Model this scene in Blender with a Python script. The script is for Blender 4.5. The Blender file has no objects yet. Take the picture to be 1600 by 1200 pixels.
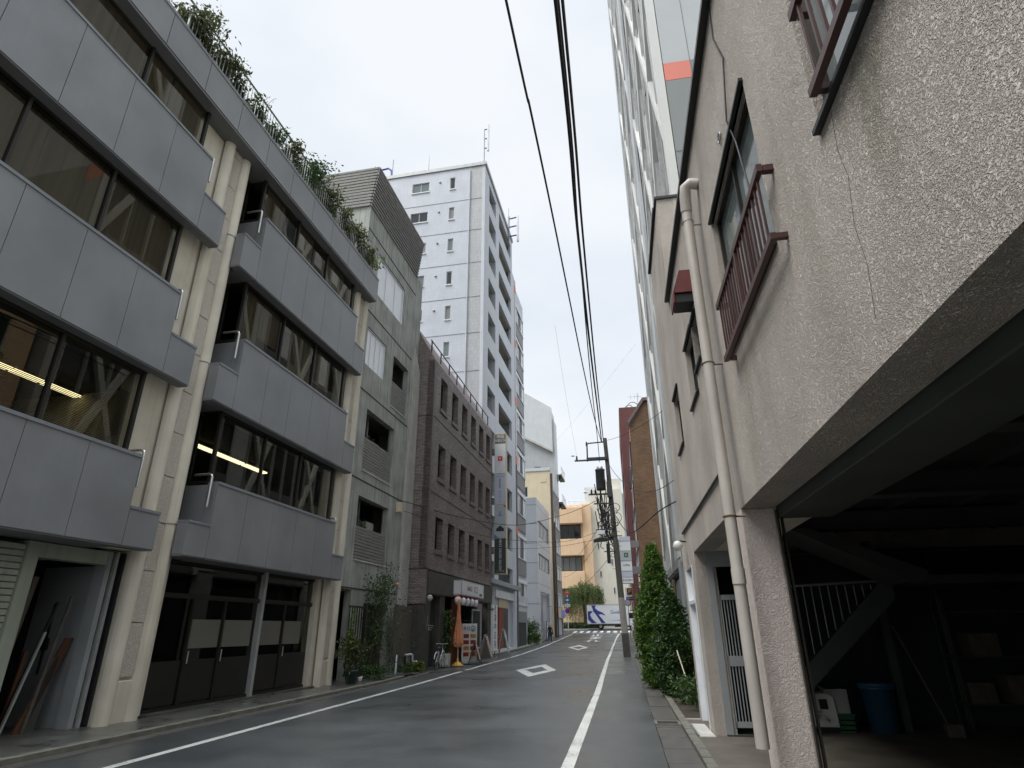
import bpy, math, random
import numpy as np
from mathutils import Vector, Matrix
R_=math.radians
random.seed(7); rng=np.random.default_rng(11)
scene=bpy.context.scene; col=scene.collection
# ---------------- camera, sky, sun, exposure ----------------
PITCH,ROLL,YAW,FPX=0.391118164,-0.00730976211,0.169957685,927.224
cam=bpy.data.cameras.new('camera'); co=bpy.data.objects.new('camera',cam); col.objects.link(co); scene.camera=co
cp,sp_,cy,sy=math.cos(PITCH),math.sin(PITCH),math.cos(YAW),math.sin(YAW)
Fv=Vector((-sy*cp,cy*cp,sp_)); R0=Vector((cy,sy,0)); U0=R0.cross(Fv)
Rv=R0*math.cos(ROLL)+U0*math.sin(ROLL); Uv=-R0*math.sin(ROLL)+U0*math.cos(ROLL)
M=Matrix((Rv,Uv,-Fv)).transposed().to_4x4(); M.translation=Vector((0,0,1.6)); co.matrix_world=M
cam.sensor_fit='HORIZONTAL'; cam.sensor_width=36; cam.lens=FPX/1600*36; cam.clip_start=0.05; cam.clip_end=3000
SUN_EL,SUN_AZ=R_(56),R_(232)
w=bpy.data.worlds.new('World'); scene.world=w; w.use_nodes=True
nt=w.node_tree; nt.nodes.clear(); N=nt.nodes.new; Lk=nt.links.new
wo=N('ShaderNodeOutputWorld'); bg=N('ShaderNodeBackground'); sky=N('ShaderNodeTexSky')
sky.sky_type='NISHITA'; sky.sun_disc=False; sky.sun_elevation=SUN_EL; sky.sun_rotation=SUN_AZ; sky.air_density=1.0; sky.dust_density=3.0
bg.inputs['Strength'].default_value=0.10
# overcast: a pale cloud deck over the Nishita sky, brighter towards the zenith, softly mottled
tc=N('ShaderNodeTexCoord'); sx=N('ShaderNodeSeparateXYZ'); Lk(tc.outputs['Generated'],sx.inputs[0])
mp=N('ShaderNodeMapping'); mp.inputs['Scale'].default_value=(1.2,1.2,2.6); Lk(tc.outputs['Generated'],mp.inputs[0])
nz=N('ShaderNodeTexNoise'); nz.inputs['Scale'].default_value=1.7; nz.inputs['Detail'].default_value=7; nz.inputs['Roughness'].default_value=.5; Lk(mp.outputs[0],nz.inputs[0])
rp=N('ShaderNodeValToRGB'); rp.color_ramp.elements[0].position=.36; rp.color_ramp.elements[0].color=(6.3,6.8,7.45,1)
rp.color_ramp.elements[1].position=.62; rp.color_ramp.elements[1].color=(7.45,7.72,8.05,1); Lk(nz.outputs[0],rp.inputs[0])
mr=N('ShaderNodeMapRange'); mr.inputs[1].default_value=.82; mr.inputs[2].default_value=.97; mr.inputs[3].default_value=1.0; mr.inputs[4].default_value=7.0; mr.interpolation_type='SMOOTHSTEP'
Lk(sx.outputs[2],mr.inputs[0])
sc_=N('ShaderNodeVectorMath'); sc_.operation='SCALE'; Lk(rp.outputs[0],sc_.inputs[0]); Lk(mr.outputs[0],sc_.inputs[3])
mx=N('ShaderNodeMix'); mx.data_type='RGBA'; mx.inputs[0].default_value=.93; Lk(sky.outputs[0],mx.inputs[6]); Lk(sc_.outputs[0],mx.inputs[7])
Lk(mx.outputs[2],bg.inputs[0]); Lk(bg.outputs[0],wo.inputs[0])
sl=bpy.data.lights.new('sun','SUN'); sl.energy=2.1; sl.angle=R_(35); sl.color=(1,.97,.92)
so=bpy.data.objects.new('sun',sl); col.objects.link(so)
sdir=Vector((math.sin(SUN_AZ)*math.cos(SUN_EL),math.cos(SUN_AZ)*math.cos(SUN_EL),math.sin(SUN_EL)))
so.rotation_euler=sdir.to_track_quat('Z','Y').to_euler(); so.location=(0,-20,60)
scene.view_settings.view_transform='Standard'; scene.view_settings.look='None'; scene.view_settings.exposure=0.38; scene.view_settings.gamma=1
scene.render.engine='CYCLES'
# ---------------- materials ----------------
def nm(name): 
    m=bpy.data.materials.new(name); m.use_nodes=True; return m,m.node_tree,m.node_tree.nodes['Principled BSDF']
def mat(name,c,rough=.7,var=.18,scale=6,bump=0,bscale=60,metal=0,streak=0,spec=.5,stain=None,c2=None,emit=0,stretch=(1,1,1),bdist=.01):
    m,t,b=nm(name); n=t.nodes.new; l=t.links.new
    tc=n('ShaderNodeTexCoord'); mp=n('ShaderNodeMapping'); mp.inputs['Scale'].default_value=stretch; l(tc.outputs['Object'],mp.inputs[0])
    a=n('ShaderNodeTexNoise'); a.inputs['Scale'].default_value=scale; a.inputs['Detail'].default_value=6; l(mp.outputs[0],a.inputs[0])
    r=n('ShaderNodeValToRGB'); r.color_ramp.elements[0].position=.3; r.color_ramp.elements[1].position=.7
    lo=tuple(x*(1-var) for x in c); hi=tuple(min(1,x*(1+var)) for x in (c2 or c))
    r.color_ramp.elements[0].color=(*lo,1); r.color_ramp.elements[1].color=(*hi,1); l(a.outputs[0],r.inputs[0])
    out=r.outputs[0]
    if streak:
        mp2=n('ShaderNodeMapping'); mp2.inputs['Scale'].default_value=(5,5,.22); l(tc.outputs['Object'],mp2.inputs[0])
        s=n('ShaderNodeTexNoise'); s.inputs['Scale'].default_value=1.6; s.inputs['Detail'].default_value=5; l(mp2.outputs[0],s.inputs[0])
        q=n('ShaderNodeValToRGB'); q.color_ramp.elements[0].position=.5; q.color_ramp.elements[1].position=.72
        q.color_ramp.elements[0].color=(0,0,0,1); q.color_ramp.elements[1].color=(streak,)*3+(1,); l(s.outputs[0],q.inputs[0])
        k=n('ShaderNodeMix'); k.data_type='RGBA'; l(q.outputs[0],k.inputs[0]); l(out,k.inputs[6]); k.inputs[7].default_value=(*(stain or tuple(x*.35 for x in c)),1); out=k.outputs[2]
    l(out,b.inputs['Base Color'])
    r2=n('ShaderNodeMapRange'); r2.inputs[3].default_value=max(0,rough-.1); r2.inputs[4].default_value=min(1,rough+.1); l(a.outputs[0],r2.inputs[0]); l(r2.outputs[0],b.inputs['Roughness'])
    b.inputs['Metallic'].default_value=metal; b.inputs['Specular IOR Level'].default_value=spec
    if bump:
        z=n('ShaderNodeTexNoise'); z.inputs['Scale'].default_value=bscale; z.inputs['Detail'].default_value=4; l(tc.outputs['Object'],z.inputs[0])
        u=n('ShaderNodeBump'); u.inputs['Strength'].default_value=bump; u.inputs['Distance'].default_value=bdist; l(z.outputs[0],u.inputs['Height']); l(u.outputs[0],b.inputs['Normal'])
    if emit: b.inputs['Emission Color'].default_value=(*c,1); b.inputs['Emission Strength'].default_value=emit
    return m
def brickmat(name,c1,c2,mortar,bw,bh,ms=.012,rough=.6,offset=.5,bump=.4,mott=.22):
    m,t,b=nm(name); n=t.nodes.new; l=t.links.new
    tc=n('ShaderNodeTexCoord'); s=n('ShaderNodeSeparateXYZ'); l(tc.outputs['Object'],s.inputs[0])
    ad=n('ShaderNodeMath'); l(s.outputs[0],ad.inputs[0]); l(s.outputs[1],ad.inputs[1])
    cb=n('ShaderNodeCombineXYZ'); l(ad.outputs[0],cb.inputs[0]); l(s.outputs[2],cb.inputs[1])
    k=n('ShaderNodeTexBrick'); k.offset=offset; k.inputs['Scale'].default_value=1; k.inputs['Brick Width'].default_value=bw; k.inputs['Row Height'].default_value=bh; k.inputs['Mortar Size'].default_value=ms
    k.inputs['Color1'].default_value=(*c1,1); k.inputs['Color2'].default_value=(*c2,1); k.inputs['Mortar'].default_value=(*mortar,1); l(cb.outputs[0],k.inputs['Vector'])
    a=n('ShaderNodeTexNoise'); a.inputs['Scale'].default_value=.7; a.inputs['Detail'].default_value=8; l(tc.outputs['Object'],a.inputs[0])
    mr=n('ShaderNodeMapRange'); mr.inputs[1].default_value=.3; mr.inputs[2].default_value=.7; mr.inputs[3].default_value=1-mott; mr.inputs[4].default_value=1+mott*.6; l(a.outputs[0],mr.inputs[0])
    v=n('ShaderNodeVectorMath'); v.operation='SCALE'; l(k.outputs[0],v.inputs[0]); l(mr.outputs[0],v.inputs[3]); l(v.outputs[0],b.inputs['Base Color'])
    b.inputs['Roughness'].default_value=rough
    u=n('ShaderNodeBump'); u.inputs['Strength'].default_value=bump; u.inputs['Distance'].default_value=.01; u.invert=True; l(k.outputs['Fac'],u.inputs['Height']); l(u.outputs[0],b.inputs['Normal'])
    return m
def stucco(name,c,sc=34,strength=1.0,dist=.02,moss=False):
    m,t,b=nm(name); n=t.nodes.new; l=t.links.new
    tc=n('ShaderNodeTexCoord'); w1=n('ShaderNodeTexNoise'); w1.inputs['Scale'].default_value=sc; w1.inputs['Detail'].default_value=3; w1.inputs['Distortion'].default_value=1.6; w1.inputs['Roughness'].default_value=.55; l(tc.outputs['Object'],w1.inputs[0])
    w2=n('ShaderNodeTexNoise'); w2.inputs['Scale'].default_value=sc*.35; w2.inputs['Detail'].default_value=2; l(tc.outputs['Object'],w2.inputs[0])
    r0=n('ShaderNodeValToRGB'); r0.color_ramp.elements[0].position=.38; r0.color_ramp.elements[1].position=.6; l(w1.outputs[0],r0.inputs[0])
    md=n('ShaderNodeMath'); md.operation='MULTIPLY_ADD'; md.inputs[1].default_value=.5; l(w2.outputs[0],md.inputs[0]); l(r0.outputs[0],md.inputs[2])
    u=n('ShaderNodeBump'); u.inputs['Strength'].default_value=strength; u.inputs['Distance'].default_value=dist; l(md.outputs[0],u.inputs['Height']); l(u.outputs[0],b.inputs['Normal'])
    # shade of the hollows painted into the colour, plus broad green-brown weather stains running down
    lo=n('ShaderNodeMix'); lo.data_type='RGBA'; l(r0.outputs[0],lo.inputs[0]); lo.inputs[6].default_value=(*(x*.84 for x in c),1); lo.inputs[7].default_value=(*c,1)
    mp=n('ShaderNodeMapping'); mp.inputs['Scale'].default_value=(1.6,1.6,.28); l(tc.outputs['Object'],mp.inputs[0])
    s=n('ShaderNodeTexNoise'); s.inputs['Scale'].default_value=1.5; s.inputs['Detail'].default_value=8; l(mp.outputs[0],s.inputs[0])
    q=n('ShaderNodeValToRGB'); q.color_ramp.elements[0].position=.52; q.color_ramp.elements[1].position=.78; q.color_ramp.elements[0].color=(0,0,0,1); q.color_ramp.elements[1].color=(.42,.42,.42,1); l(s.outputs[0],q.inputs[0])
    k=n('ShaderNodeMix'); k.data_type='RGBA'; l(q.outputs[0],k.inputs[0]); l(lo.outputs[2],k.inputs[6]); k.inputs[7].default_value=(c[0]*.5,c[1]*.48,c[2]*.36,1)
    out=k.outputs[2]
    if moss:
        # moss and rust run-off from the window corner, with broad patchy discolouring
        sp=n('ShaderNodeSeparateXYZ'); l(tc.outputs['Object'],sp.inputs[0])
        def bell(inp,c0,w):
            a=n('ShaderNodeMath'); a.operation='SUBTRACT'; l(inp,a.inputs[0]); a.inputs[1].default_value=c0
            q=n('ShaderNodeMath'); q.operation='ABSOLUTE'; l(a.outputs[0],q.inputs[0])
            m2=n('ShaderNodeMapRange'); m2.interpolation_type='SMOOTHSTEP'; m2.inputs[1].default_value=w*.75; m2.inputs[2].default_value=0; l(q.outputs[0],m2.inputs[0]); return m2.outputs[0]
        wv=n('ShaderNodeTexNoise'); wv.inputs['Scale'].default_value=3.2; wv.inputs['Detail'].default_value=6; l(tc.outputs['Object'],wv.inputs[0])
        yy=n('ShaderNodeMath'); yy.operation='MULTIPLY_ADD'; l(wv.outputs[0],yy.inputs[0]); yy.inputs[1].default_value=.5; l(sp.outputs[1],yy.inputs[2])
        e1=n('ShaderNodeMath'); e1.operation='MULTIPLY'; l(bell(yy.outputs[0],-1.5,.26),e1.inputs[0]); l(bell(sp.outputs[2],3.85,1.15),e1.inputs[1])
        e2=n('ShaderNodeMath'); e2.operation='MULTIPLY'; l(e1.outputs[0],e2.inputs[0]); l(wv.outputs[0],e2.inputs[1])
        e3=n('ShaderNodeMath'); e3.operation='MULTIPLY'; e3.inputs[1].default_value=1.15; e3.use_clamp=True; l(e2.outputs[0],e3.inputs[0])
        g2=n('ShaderNodeMix'); g2.data_type='RGBA'; l(e3.outputs[0],g2.inputs[0]); l(out,g2.inputs[6]); g2.inputs[7].default_value=(.16,.17,.09,1)
        bn=n('ShaderNodeTexNoise'); bn.inputs['Scale'].default_value=.9; bn.inputs['Detail'].default_value=7; l(tc.outputs['Object'],bn.inputs[0])
        mr=n('ShaderNodeMapRange'); mr.inputs[1].default_value=.3; mr.inputs[2].default_value=.7; mr.inputs[3].default_value=.8; mr.inputs[4].default_value=1.08; l(bn.outputs[0],mr.inputs[0])
        v=n('ShaderNodeVectorMath'); v.operation='SCALE'; l(g2.outputs[2],v.inputs[0]); l(mr.outputs[0],v.inputs[3]); out=v.outputs[0]
    l(out,b.inputs['Base Color']); b.inputs['Roughness'].default_value=.85; b.inputs['Specular IOR Level'].default_value=.25
    return m
def glass_clear(name,tint=(.35,.36,.33),fmin=.1):
    m=bpy.data.materials.new(name); m.use_nodes=True; t=m.node_tree; t.nodes.clear(); n=t.nodes.new; l=t.links.new
    o=n('ShaderNodeOutputMaterial'); x=n('ShaderNodeMixShader'); tr=n('ShaderNodeBsdfTransparent'); g=n('ShaderNodeBsdfGlossy'); f=n('ShaderNodeLayerWeight'); pw=n('ShaderNodeMath'); pw.operation='POWER'; pw.inputs[1].default_value=4.0
    tr.inputs[0].default_value=(*tint,1); g.inputs['Roughness'].default_value=.015; g.inputs[0].default_value=(.85,.83,.76,1)
    l(f.outputs['Facing'],pw.inputs[0]); mr=n('ShaderNodeMapRange'); mr.inputs[3].default_value=fmin; l(pw.outputs[0],mr.inputs[0])
    l(mr.outputs[0],x.inputs[0]); l(tr.outputs[0],x.inputs[1]); l(g.outputs[0],x.inputs[2]); l(x.outputs[0],o.inputs[0]); return m
def glass_dark(name,c=(.02,.025,.028),rough=.04,var=.5):
    m,t,b=nm(name); b.inputs['Base Color'].default_value=(*c,1); b.inputs['Roughness'].default_value=rough; b.inputs['Specular IOR Level'].default_value=.8
    n=t.nodes.new; tc=n('ShaderNodeTexCoord'); a=n('ShaderNodeTexNoise'); a.inputs['Scale'].default_value=.8; t.links.new(tc.outputs['Object'],a.inputs[0])
    u=n('ShaderNodeBump'); u.inputs['Strength'].default_value=.08; u.inputs['Distance'].default_value=.02; t.links.new(a.outputs[0],u.inputs['Height']); t.links.new(u.outputs[0],b.inputs['Normal'])
    return m
def leafmat(name,c,c2):
    m,t,b=nm(name); n=t.nodes.new; l=t.links.new
    g=n('ShaderNodeNewGeometry'); r=n('ShaderNodeValToRGB'); r.color_ramp.elements[0].color=(*c,1); r.color_ramp.elements[1].color=(*c2,1)
    tc=n('ShaderNodeTexCoord'); q=n('ShaderNodeTexNoise'); q.inputs['Scale'].default_value=5; q.inputs['Detail'].default_value=3; l(tc.outputs['Object'],q.inputs[0])
    aa=n('ShaderNodeMath'); aa.operation='MULTIPLY'; aa.inputs[1].default_value=.45; l(g.outputs['Random Per Island'],aa.inputs[0])
    ab=n('ShaderNodeMath'); ab.operation='MULTIPLY_ADD'; ab.inputs[1].default_value=1.6; l(q.outputs[0],ab.inputs[0]); l(aa.outputs[0],ab.inputs[2])
    ac=n('ShaderNodeMath'); ac.operation='SUBTRACT'; ac.inputs[1].default_value=.55; ac.use_clamp=True; l(ab.outputs[0],ac.inputs[0]); l(ac.outputs[0],r.inputs[0]); l(r.outputs[0],b.inputs['Base Color'])
    b.inputs['Roughness'].default_value=.5; b.inputs['Transmission Weight'].default_value=0; b.inputs['Subsurface Weight'].default_value=0
    tr=n('ShaderNodeBsdfTranslucent'); l(r.outputs[0],tr.inputs[0]); x=n('ShaderNodeMixShader'); x.inputs[0].default_value=.3
    l(b.outputs[0],x.inputs[1]); l(tr.outputs[0],x.inputs[2]); l(x.outputs[0],t.nodes['Material Output'].inputs[0]); return m
X={}
X['panel']=mat('grey_metal_panel',(.212,.219,.225),.42,.13,.9,.05,14,streak=.42,stain=(.2,.21,.22))
X['panel_edge']=mat('grey_metal_trim',(.2,.215,.23),.4,.1,2)
X['soffit']=mat('soffit_paint',(.16,.165,.165),.6,.1,2)
X['cream']=mat('cream_coated_concrete',(.62,.575,.47),.7,.1,1.5,.25,120,streak=.35,stain=(.36,.30,.2))
X['rough_cream']=stucco('rough_cream_spray',(.66,.61,.52),26,.8,.02)
X['dirty_cap']=mat('mossy_concrete',(.2,.22,.18),.85,.35,5,.3,40)
X['dark_frame']=mat('dark_bronze_frame',(.028,.026,.022),.4,.15,3,metal=.4)
X['steel']=mat('brushed_steel_tube',(.5,.5,.48),.3,.1,4,metal=.8)
X['alu']=mat('aluminium_frame',(.42,.43,.42),.4,.1,4,metal=.3)
X['glass']=glass_clear('tinted_window_glass',(.40,.39,.33),.06)
X['glass_shop']=glass_clear('shop_window_glass',(.3,.31,.27),.05)
X['gdark']=glass_dark('dark_window_glass')
X['gsky']=glass_dark('sky_window_glass',(.15,.18,.18),.05)
X['frost']=mat('frosted_film',(.15,.146,.122),.4,.06,2)
X['blind']=mat('vertical_blind_fabric',(.30,.26,.20),.8,.25,.8,stretch=(1,9,.2))
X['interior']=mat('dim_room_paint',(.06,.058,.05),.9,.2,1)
X['plank']=mat('red_brown_timber',(.10,.042,.022),.7,.3,6,stretch=(1,1,.2))
X['lampw']=mat('lit_tube',(1,.90,.56),.5,0,1,emit=3.4)
X['concrete']=mat('fair_faced_concrete',(.33,.34,.31),.8,.22,1.3,.2,50,streak=.75,stain=(.13,.14,.11))
X['concrete_l']=mat('pale_concrete',(.44,.43,.39),.8,.14,1.5,.2,50,streak=.4)
X['slat']=mat('weathered_grey_slats',(.21,.205,.19),.7,.35,8,stretch=(1,.3,8))
X['white']=mat('white_painted_metal',(.72,.74,.76),.45,.05,2,streak=.12)
X['whitef']=mat('white_frosted_and_painted_sky_glass',(.74,.77,.80),.2,.04,1)  # real white panes; on the lattice tower it paints reflected sky
X['browntile']=brickmat('brown_brick_tile',(.185,.15,.138),(.30,.25,.23),(.06,.05,.047),.23,.068,.008)
X['browncap']=mat('brown_tile_trim',(.15,.115,.11),.6,.2,6)
X['darkstone']=mat('dark_stone_cladding',(.062,.058,.05),.6,.3,3,.15,30,streak=.4)
X['wood']=mat('weathered_timber',(.10,.085,.07),.8,.35,5,.3,60,stretch=(1,7,.5))
X['whitetile']=brickmat('white_spandrel_tile',(.50,.53,.58),(.54,.57,.62),(.44,.47,.52),.09,.30,.008,.45,0,.2,.09)
X['greytile']=brickmat('light_grey_tile',(.40,.41,.42),(.47,.48,.49),(.33,.34,.35),.09,.30,.008,.5,0,.2,.06)
X['whiteconc']=mat('white_coated_wall',(.54,.565,.60),.6,.06,.8,streak=.2)
X['ceil']=mat('balcony_soffit',(.40,.37,.30),.8,.1,1)
X['grey']=mat('mid_grey_cladding',(.17,.175,.175),.5,.12,2)
X['black']=mat('black_metal',(.015,.016,.017),.45,.2,4)
X['orange']=mat('orange_panel',(.75,.16,.035),.5,.05,2)
X['wpanel']=brickmat('white_grey_cladding_panel',(.50,.525,.55),(.54,.56,.59),(.16,.17,.18),3.1,1.9,.03,.35,0,.3,.06)
X['corr']=mat('white_corrugated_metal',(.55,.575,.58),.5,.05,1,streak=.15)
X['creamwall']=mat('cream_render',(.62,.54,.38),.75,.06,.8,streak=.2)
X['greybrown']=brickmat('grey_brown_tile',(.20,.185,.17),(.26,.24,.225),(.12,.11,.1),.22,.07,.008)
X['orangewall']=mat('apricot_render',(.70,.50,.32),.75,.07,.6,streak=.3,stain=(.42,.24,.12))
X['creamfar']=mat('pale_cream_render',(.64,.615,.53),.75,.06,.5,streak=.35,stain=(.42,.4,.34))
X['greyfar']=mat('pale_grey_render',(.52,.55,.57),.75,.05,.5,streak=.2)
X['stucco']=stucco('sprayed_stucco',(.73,.662,.588),52,1.0,.018,True)
X['jamb']=stucco('sprayed_stucco_pink',(.74,.645,.60),38,.7,.012)
X['stuccosoft']=mat('smooth_render_beige',(.55,.49,.42),.8,.1,2,.5,60,bdist=.02)
X['pvc']=mat('beige_vinyl_pipe',(.46,.425,.38),.5,.12,2,streak=.35,stain=(.3,.25,.2))
X['redbrown']=mat('red_brown_painted_steel',(.06,.023,.02),.45,.2,8)
X['awn']=mat('maroon_painted_hood',(.13,.025,.022),.5,.1,5)
X['redwall']=mat('dark_red_render',(.15,.055,.05),.75,.15,.5,streak=.35)
X['brick']=brickmat('rough_brown_brick',(.16,.09,.045),(.22,.13,.07),(.09,.055,.035),.25,.09,.01,.8)
X['lattice']=mat('off_white_lattice_panel',(.56,.565,.535),.4,.05,.5)
X['twr_l']=mat('light_grey_wall_panel',(.43,.45,.455),.75,.05,.5)
X['twr_d']=mat('mid_grey_wall_panel',(.21,.225,.222),.75,.07,.5)
X['twr_r']=mat('salmon_red_panel',(.62,.17,.11),.5,.05,.5)
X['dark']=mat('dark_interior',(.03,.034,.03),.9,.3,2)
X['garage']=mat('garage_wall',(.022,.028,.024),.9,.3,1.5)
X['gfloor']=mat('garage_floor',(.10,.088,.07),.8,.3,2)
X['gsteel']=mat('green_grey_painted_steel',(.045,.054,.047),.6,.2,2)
X['shutter']=mat('pale_green_shutter',(.32,.35,.28),.5,.1,1.5,streak=.3)
X['doorgrey']=mat('grey_painted_steel',(.27,.285,.29),.5,.1,2)
X['asphalt']=None
X['polearm']=mat('dark_galvanised_arm',(.05,.052,.055),.5,.2,6)
X['pole']=mat('pole_concrete',(.095,.088,.078),.85,.15,4,.2,60,streak=.3)
X['pole_l']=mat('pole_band_concrete',(.30,.28,.255),.8,.12,4,.2,60)
X['cable']=mat('black_cable',(.012,.013,.015),.6,.2,5)
X['rubber']=mat('black_rubber',(.015,.015,.015),.8,.2,8)
X['galv']=mat('galvanised_steel',(.3,.31,.31),.45,.15,5,metal=.6)
X['truckw']=mat('white_vehicle_paint',(.68,.70,.72),.25,.04,1)
X['navy']=mat('navy_blue_paint',(.035,.05,.26),.4,.08,1)
X['ltblue']=mat('light_blue_text',(.1,.2,.6),.4,.05,1)
X['red']=mat('red_paint',(.6,.03,.03),.45,.1,3)
X['blue']=mat('blue_enamel',(.02,.12,.42),.4,.1,3)
X['pipebrown']=mat('dark_brown_pipe',(.055,.032,.028),.5,.15,3)
X['rust']=mat('rust_streak',(.17,.115,.08),.9,.3,20)
X['signw']=mat('sign_face_white',(.70,.71,.72),.3,.04,1)
X['signgrey']=mat('sign_face_grey',(.42,.47,.48),.4,.05,1)
X['signblue']=mat('sign_face_pale_blue',(.50,.53,.62),.35,.05,1)
X['signtop']=mat('sign_header_taupe',(.16,.15,.13),.5,.08,1)
X['signdark']=mat('sign_face_dark_green_grey',(.045,.055,.05),.45,.1,1)
X['ink']=mat('dark_ink',(.03,.03,.035),.6,.1,1)
X['whitep']=mat('white_lettering',(.75,.75,.74),.5,.03,1)
X['bin']=mat('blue_plastic',(.03,.10,.17),.4,.1,2)
X['binlid']=mat('green_plastic',(.03,.10,.05),.4,.1,2)
X['plasticw']=mat('white_plastic',(.62,.62,.58),.4,.05,2)
X['yellow']=mat('yellow_plastic',(.62,.36,.06),.45,.08,2)
X['parasol']=mat('salmon_parasol_cloth',(.60,.24,.12),.8,.15,4)
X['potg']=mat('green_plastic_pot',(.03,.075,.06),.5,.15,3)
X['terrac']=mat('pale_plastic_pot',(.45,.42,.36),.6,.1,3)
X['soil']=mat('soil',(.04,.03,.02),.95,.3,20,.5,60)
X['bark']=mat('bark',(.10,.075,.05),.9,.3,12,.5,60)
X['leaf']=leafmat('conifer_foliage',(.02,.065,.008),(.15,.27,.035))
X['leafd']=leafmat('dark_conifer_foliage',(.015,.045,.010),(.06,.13,.025))
X['leafs']=leafmat('shrub_leaves',(.02,.055,.015),(.075,.13,.03))
X['leafy']=leafmat('yellow_green_leaves',(.08,.13,.012),(.2,.24,.03))
X['leafr']=leafmat('olive_roof_leaves',(.025,.035,.012),(.11,.13,.035))
X['willow']=leafmat('willow_leaves',(.05,.09,.02),(.19,.24,.08))
X['cardw']=mat('orange_timber_wall',(.22,.05,.018),.6,.15,2)
X['skin']=mat('skin',(.45,.28,.2),.6,.05,5)
X['coat']=mat('dark_jacket_cloth',(.02,.022,.025),.9,.2,10)
X['jeans']=mat('dark_denim',(.035,.05,.07),.9,.2,10)
X['hat']=mat('beige_hat_cloth',(.5,.45,.36),.9,.1,10)
X['bag']=mat('olive_bag_cloth',(.12,.15,.1),.9,.1,10)
X['photo1']=mat('dish_print_red',(.22,.03,.02),.5,.5,14)
X['photo2']=mat('dish_print_amber',(.42,.2,.06),.5,.5,14)
X['chalk']=mat('dark_chalkboard',(.02,.028,.025),.7,.3,6)
X['graf']=mat('printed_black_and_white_banner',(.4,.39,.36),.6,.75,5)
X['peach']=mat('printed_peach_poster',(.5,.3,.2),.6,.35,10)
def wornpaint():
    m,t,b=nm('worn_road_paint'); n=t.nodes.new; l=t.links.new; tc=n('ShaderNodeTexCoord')
    a=n('ShaderNodeTexNoise'); a.inputs['Scale'].default_value=38; a.inputs['Detail'].default_value=6; l(tc.outputs['Object'],a.inputs[0])
    c=n('ShaderNodeTexNoise'); c.inputs['Scale'].default_value=1.3; c.inputs['Detail'].default_value=5; l(tc.outputs['Object'],c.inputs[0])
    s=n('ShaderNodeMath'); s.operation='MULTIPLY_ADD'; s.inputs[1].default_value=.55; l(c.outputs[0],s.inputs[0]); l(a.outputs[0],s.inputs[2])
    r=n('ShaderNodeValToRGB'); r.color_ramp.elements[0].position=.86; r.color_ramp.elements[0].color=(.50,.50,.465,1); r.color_ramp.elements[1].position=.95; r.color_ramp.elements[1].color=(.12,.12,.115,1)
    e=r.color_ramp.elements.new(.6); e.color=(.60,.60,.56,1); l(s.outputs[0],r.inputs[0]); l(r.outputs[0],b.inputs['Base Color']); b.inputs['Roughness'].default_value=.5
    u=n('ShaderNodeBump'); u.inputs['Strength'].default_value=.3; u.inputs['Distance'].default_value=.003; l(a.outputs[0],u.inputs['Height']); l(u.outputs[0],b.inputs['Normal']); return m
def asphalt():
    m,t,b=nm('damp_asphalt'); n=t.nodes.new; l=t.links.new; tc=n('ShaderNodeTexCoord')
    a=n('ShaderNodeTexNoise'); a.inputs['Scale'].default_value=.32; a.inputs['Detail'].default_value=9; a.inputs['Roughness'].default_value=.6; l(tc.outputs['Object'],a.inputs[0])
    f=n('ShaderNodeTexNoise'); f.inputs['Scale'].default_value=60; f.inputs['Detail'].default_value=5; l(tc.outputs['Object'],f.inputs[0])
    r=n('ShaderNodeValToRGB'); r.color_ramp.elements[0].position=.35; r.color_ramp.elements[1].position=.68; r.color_ramp.elements[0].color=(.040,.043,.044,1); r.color_ramp.elements[1].color=(.07,.073,.073,1); l(a.outputs[0],r.inputs[0])
    v=n('ShaderNodeMapRange'); v.inputs[1].default_value=.25; v.inputs[2].default_value=.75; v.inputs[3].default_value=.5; v.inputs[4].default_value=1.6; l(f.outputs[0],v.inputs[0])
    sc=n('ShaderNodeVectorMath'); sc.operation='SCALE'; l(r.outputs[0],sc.inputs[0]); l(v.outputs[0],sc.inputs[3])
    vo=n('ShaderNodeTexVoronoi'); vo.feature='DISTANCE_TO_EDGE'; vo.inputs['Scale'].default_value=.22; dn=n('ShaderNodeTexNoise'); dn.inputs['Scale'].default_value=1.1; dn.inputs['Detail'].default_value=6; l(tc.outputs['Object'],dn.inputs[0])
    av=n('ShaderNodeMix'); av.data_type='VECTOR'; av.inputs[0].default_value=.6; l(tc.outputs['Object'],av.inputs[4]); l(dn.outputs[1],av.inputs[5]); l(av.outputs[1],vo.inputs['Vector'])
    cr=n('ShaderNodeMapRange'); cr.inputs[1].default_value=.0; cr.inputs[2].default_value=.0022; cr.inputs[3].default_value=.45; cr.inputs[4].default_value=1; l(vo.outputs['Distance'],cr.inputs[0])
    s2=n('ShaderNodeVectorMath'); s2.operation='SCALE'; l(sc.outputs[0],s2.inputs[0]); l(cr.outputs[0],s2.inputs[3]); l(s2.outputs[0],b.inputs['Base Color'])
    q=n('ShaderNodeMapRange'); q.inputs[1].default_value=.35; q.inputs[2].default_value=.65; q.inputs[3].default_value=.26; q.inputs[4].default_value=.5; l(a.outputs[0],q.inputs[0]); l(q.outputs[0],b.inputs['Roughness'])
    u=n('ShaderNodeBump'); u.inputs['Strength'].default_value=.35; u.inputs['Distance'].default_value=.004; l(f.outputs[0],u.inputs['Height']); l(u.outputs[0],b.inputs['Normal'])
    return m
X['asphalt']=asphalt()
X['paint']=wornpaint()
X['pave']=mat('wet_paving',(.085,.085,.075),.3,.35,2,.2,60)
X['slab']=mat('gutter_cover_slab',(.075,.07,.062),.5,.3,4,.4,60)
X['kerb']=mat('mossy_kerb_concrete',(.135,.13,.105),.7,.35,5,.4,50)
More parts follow.
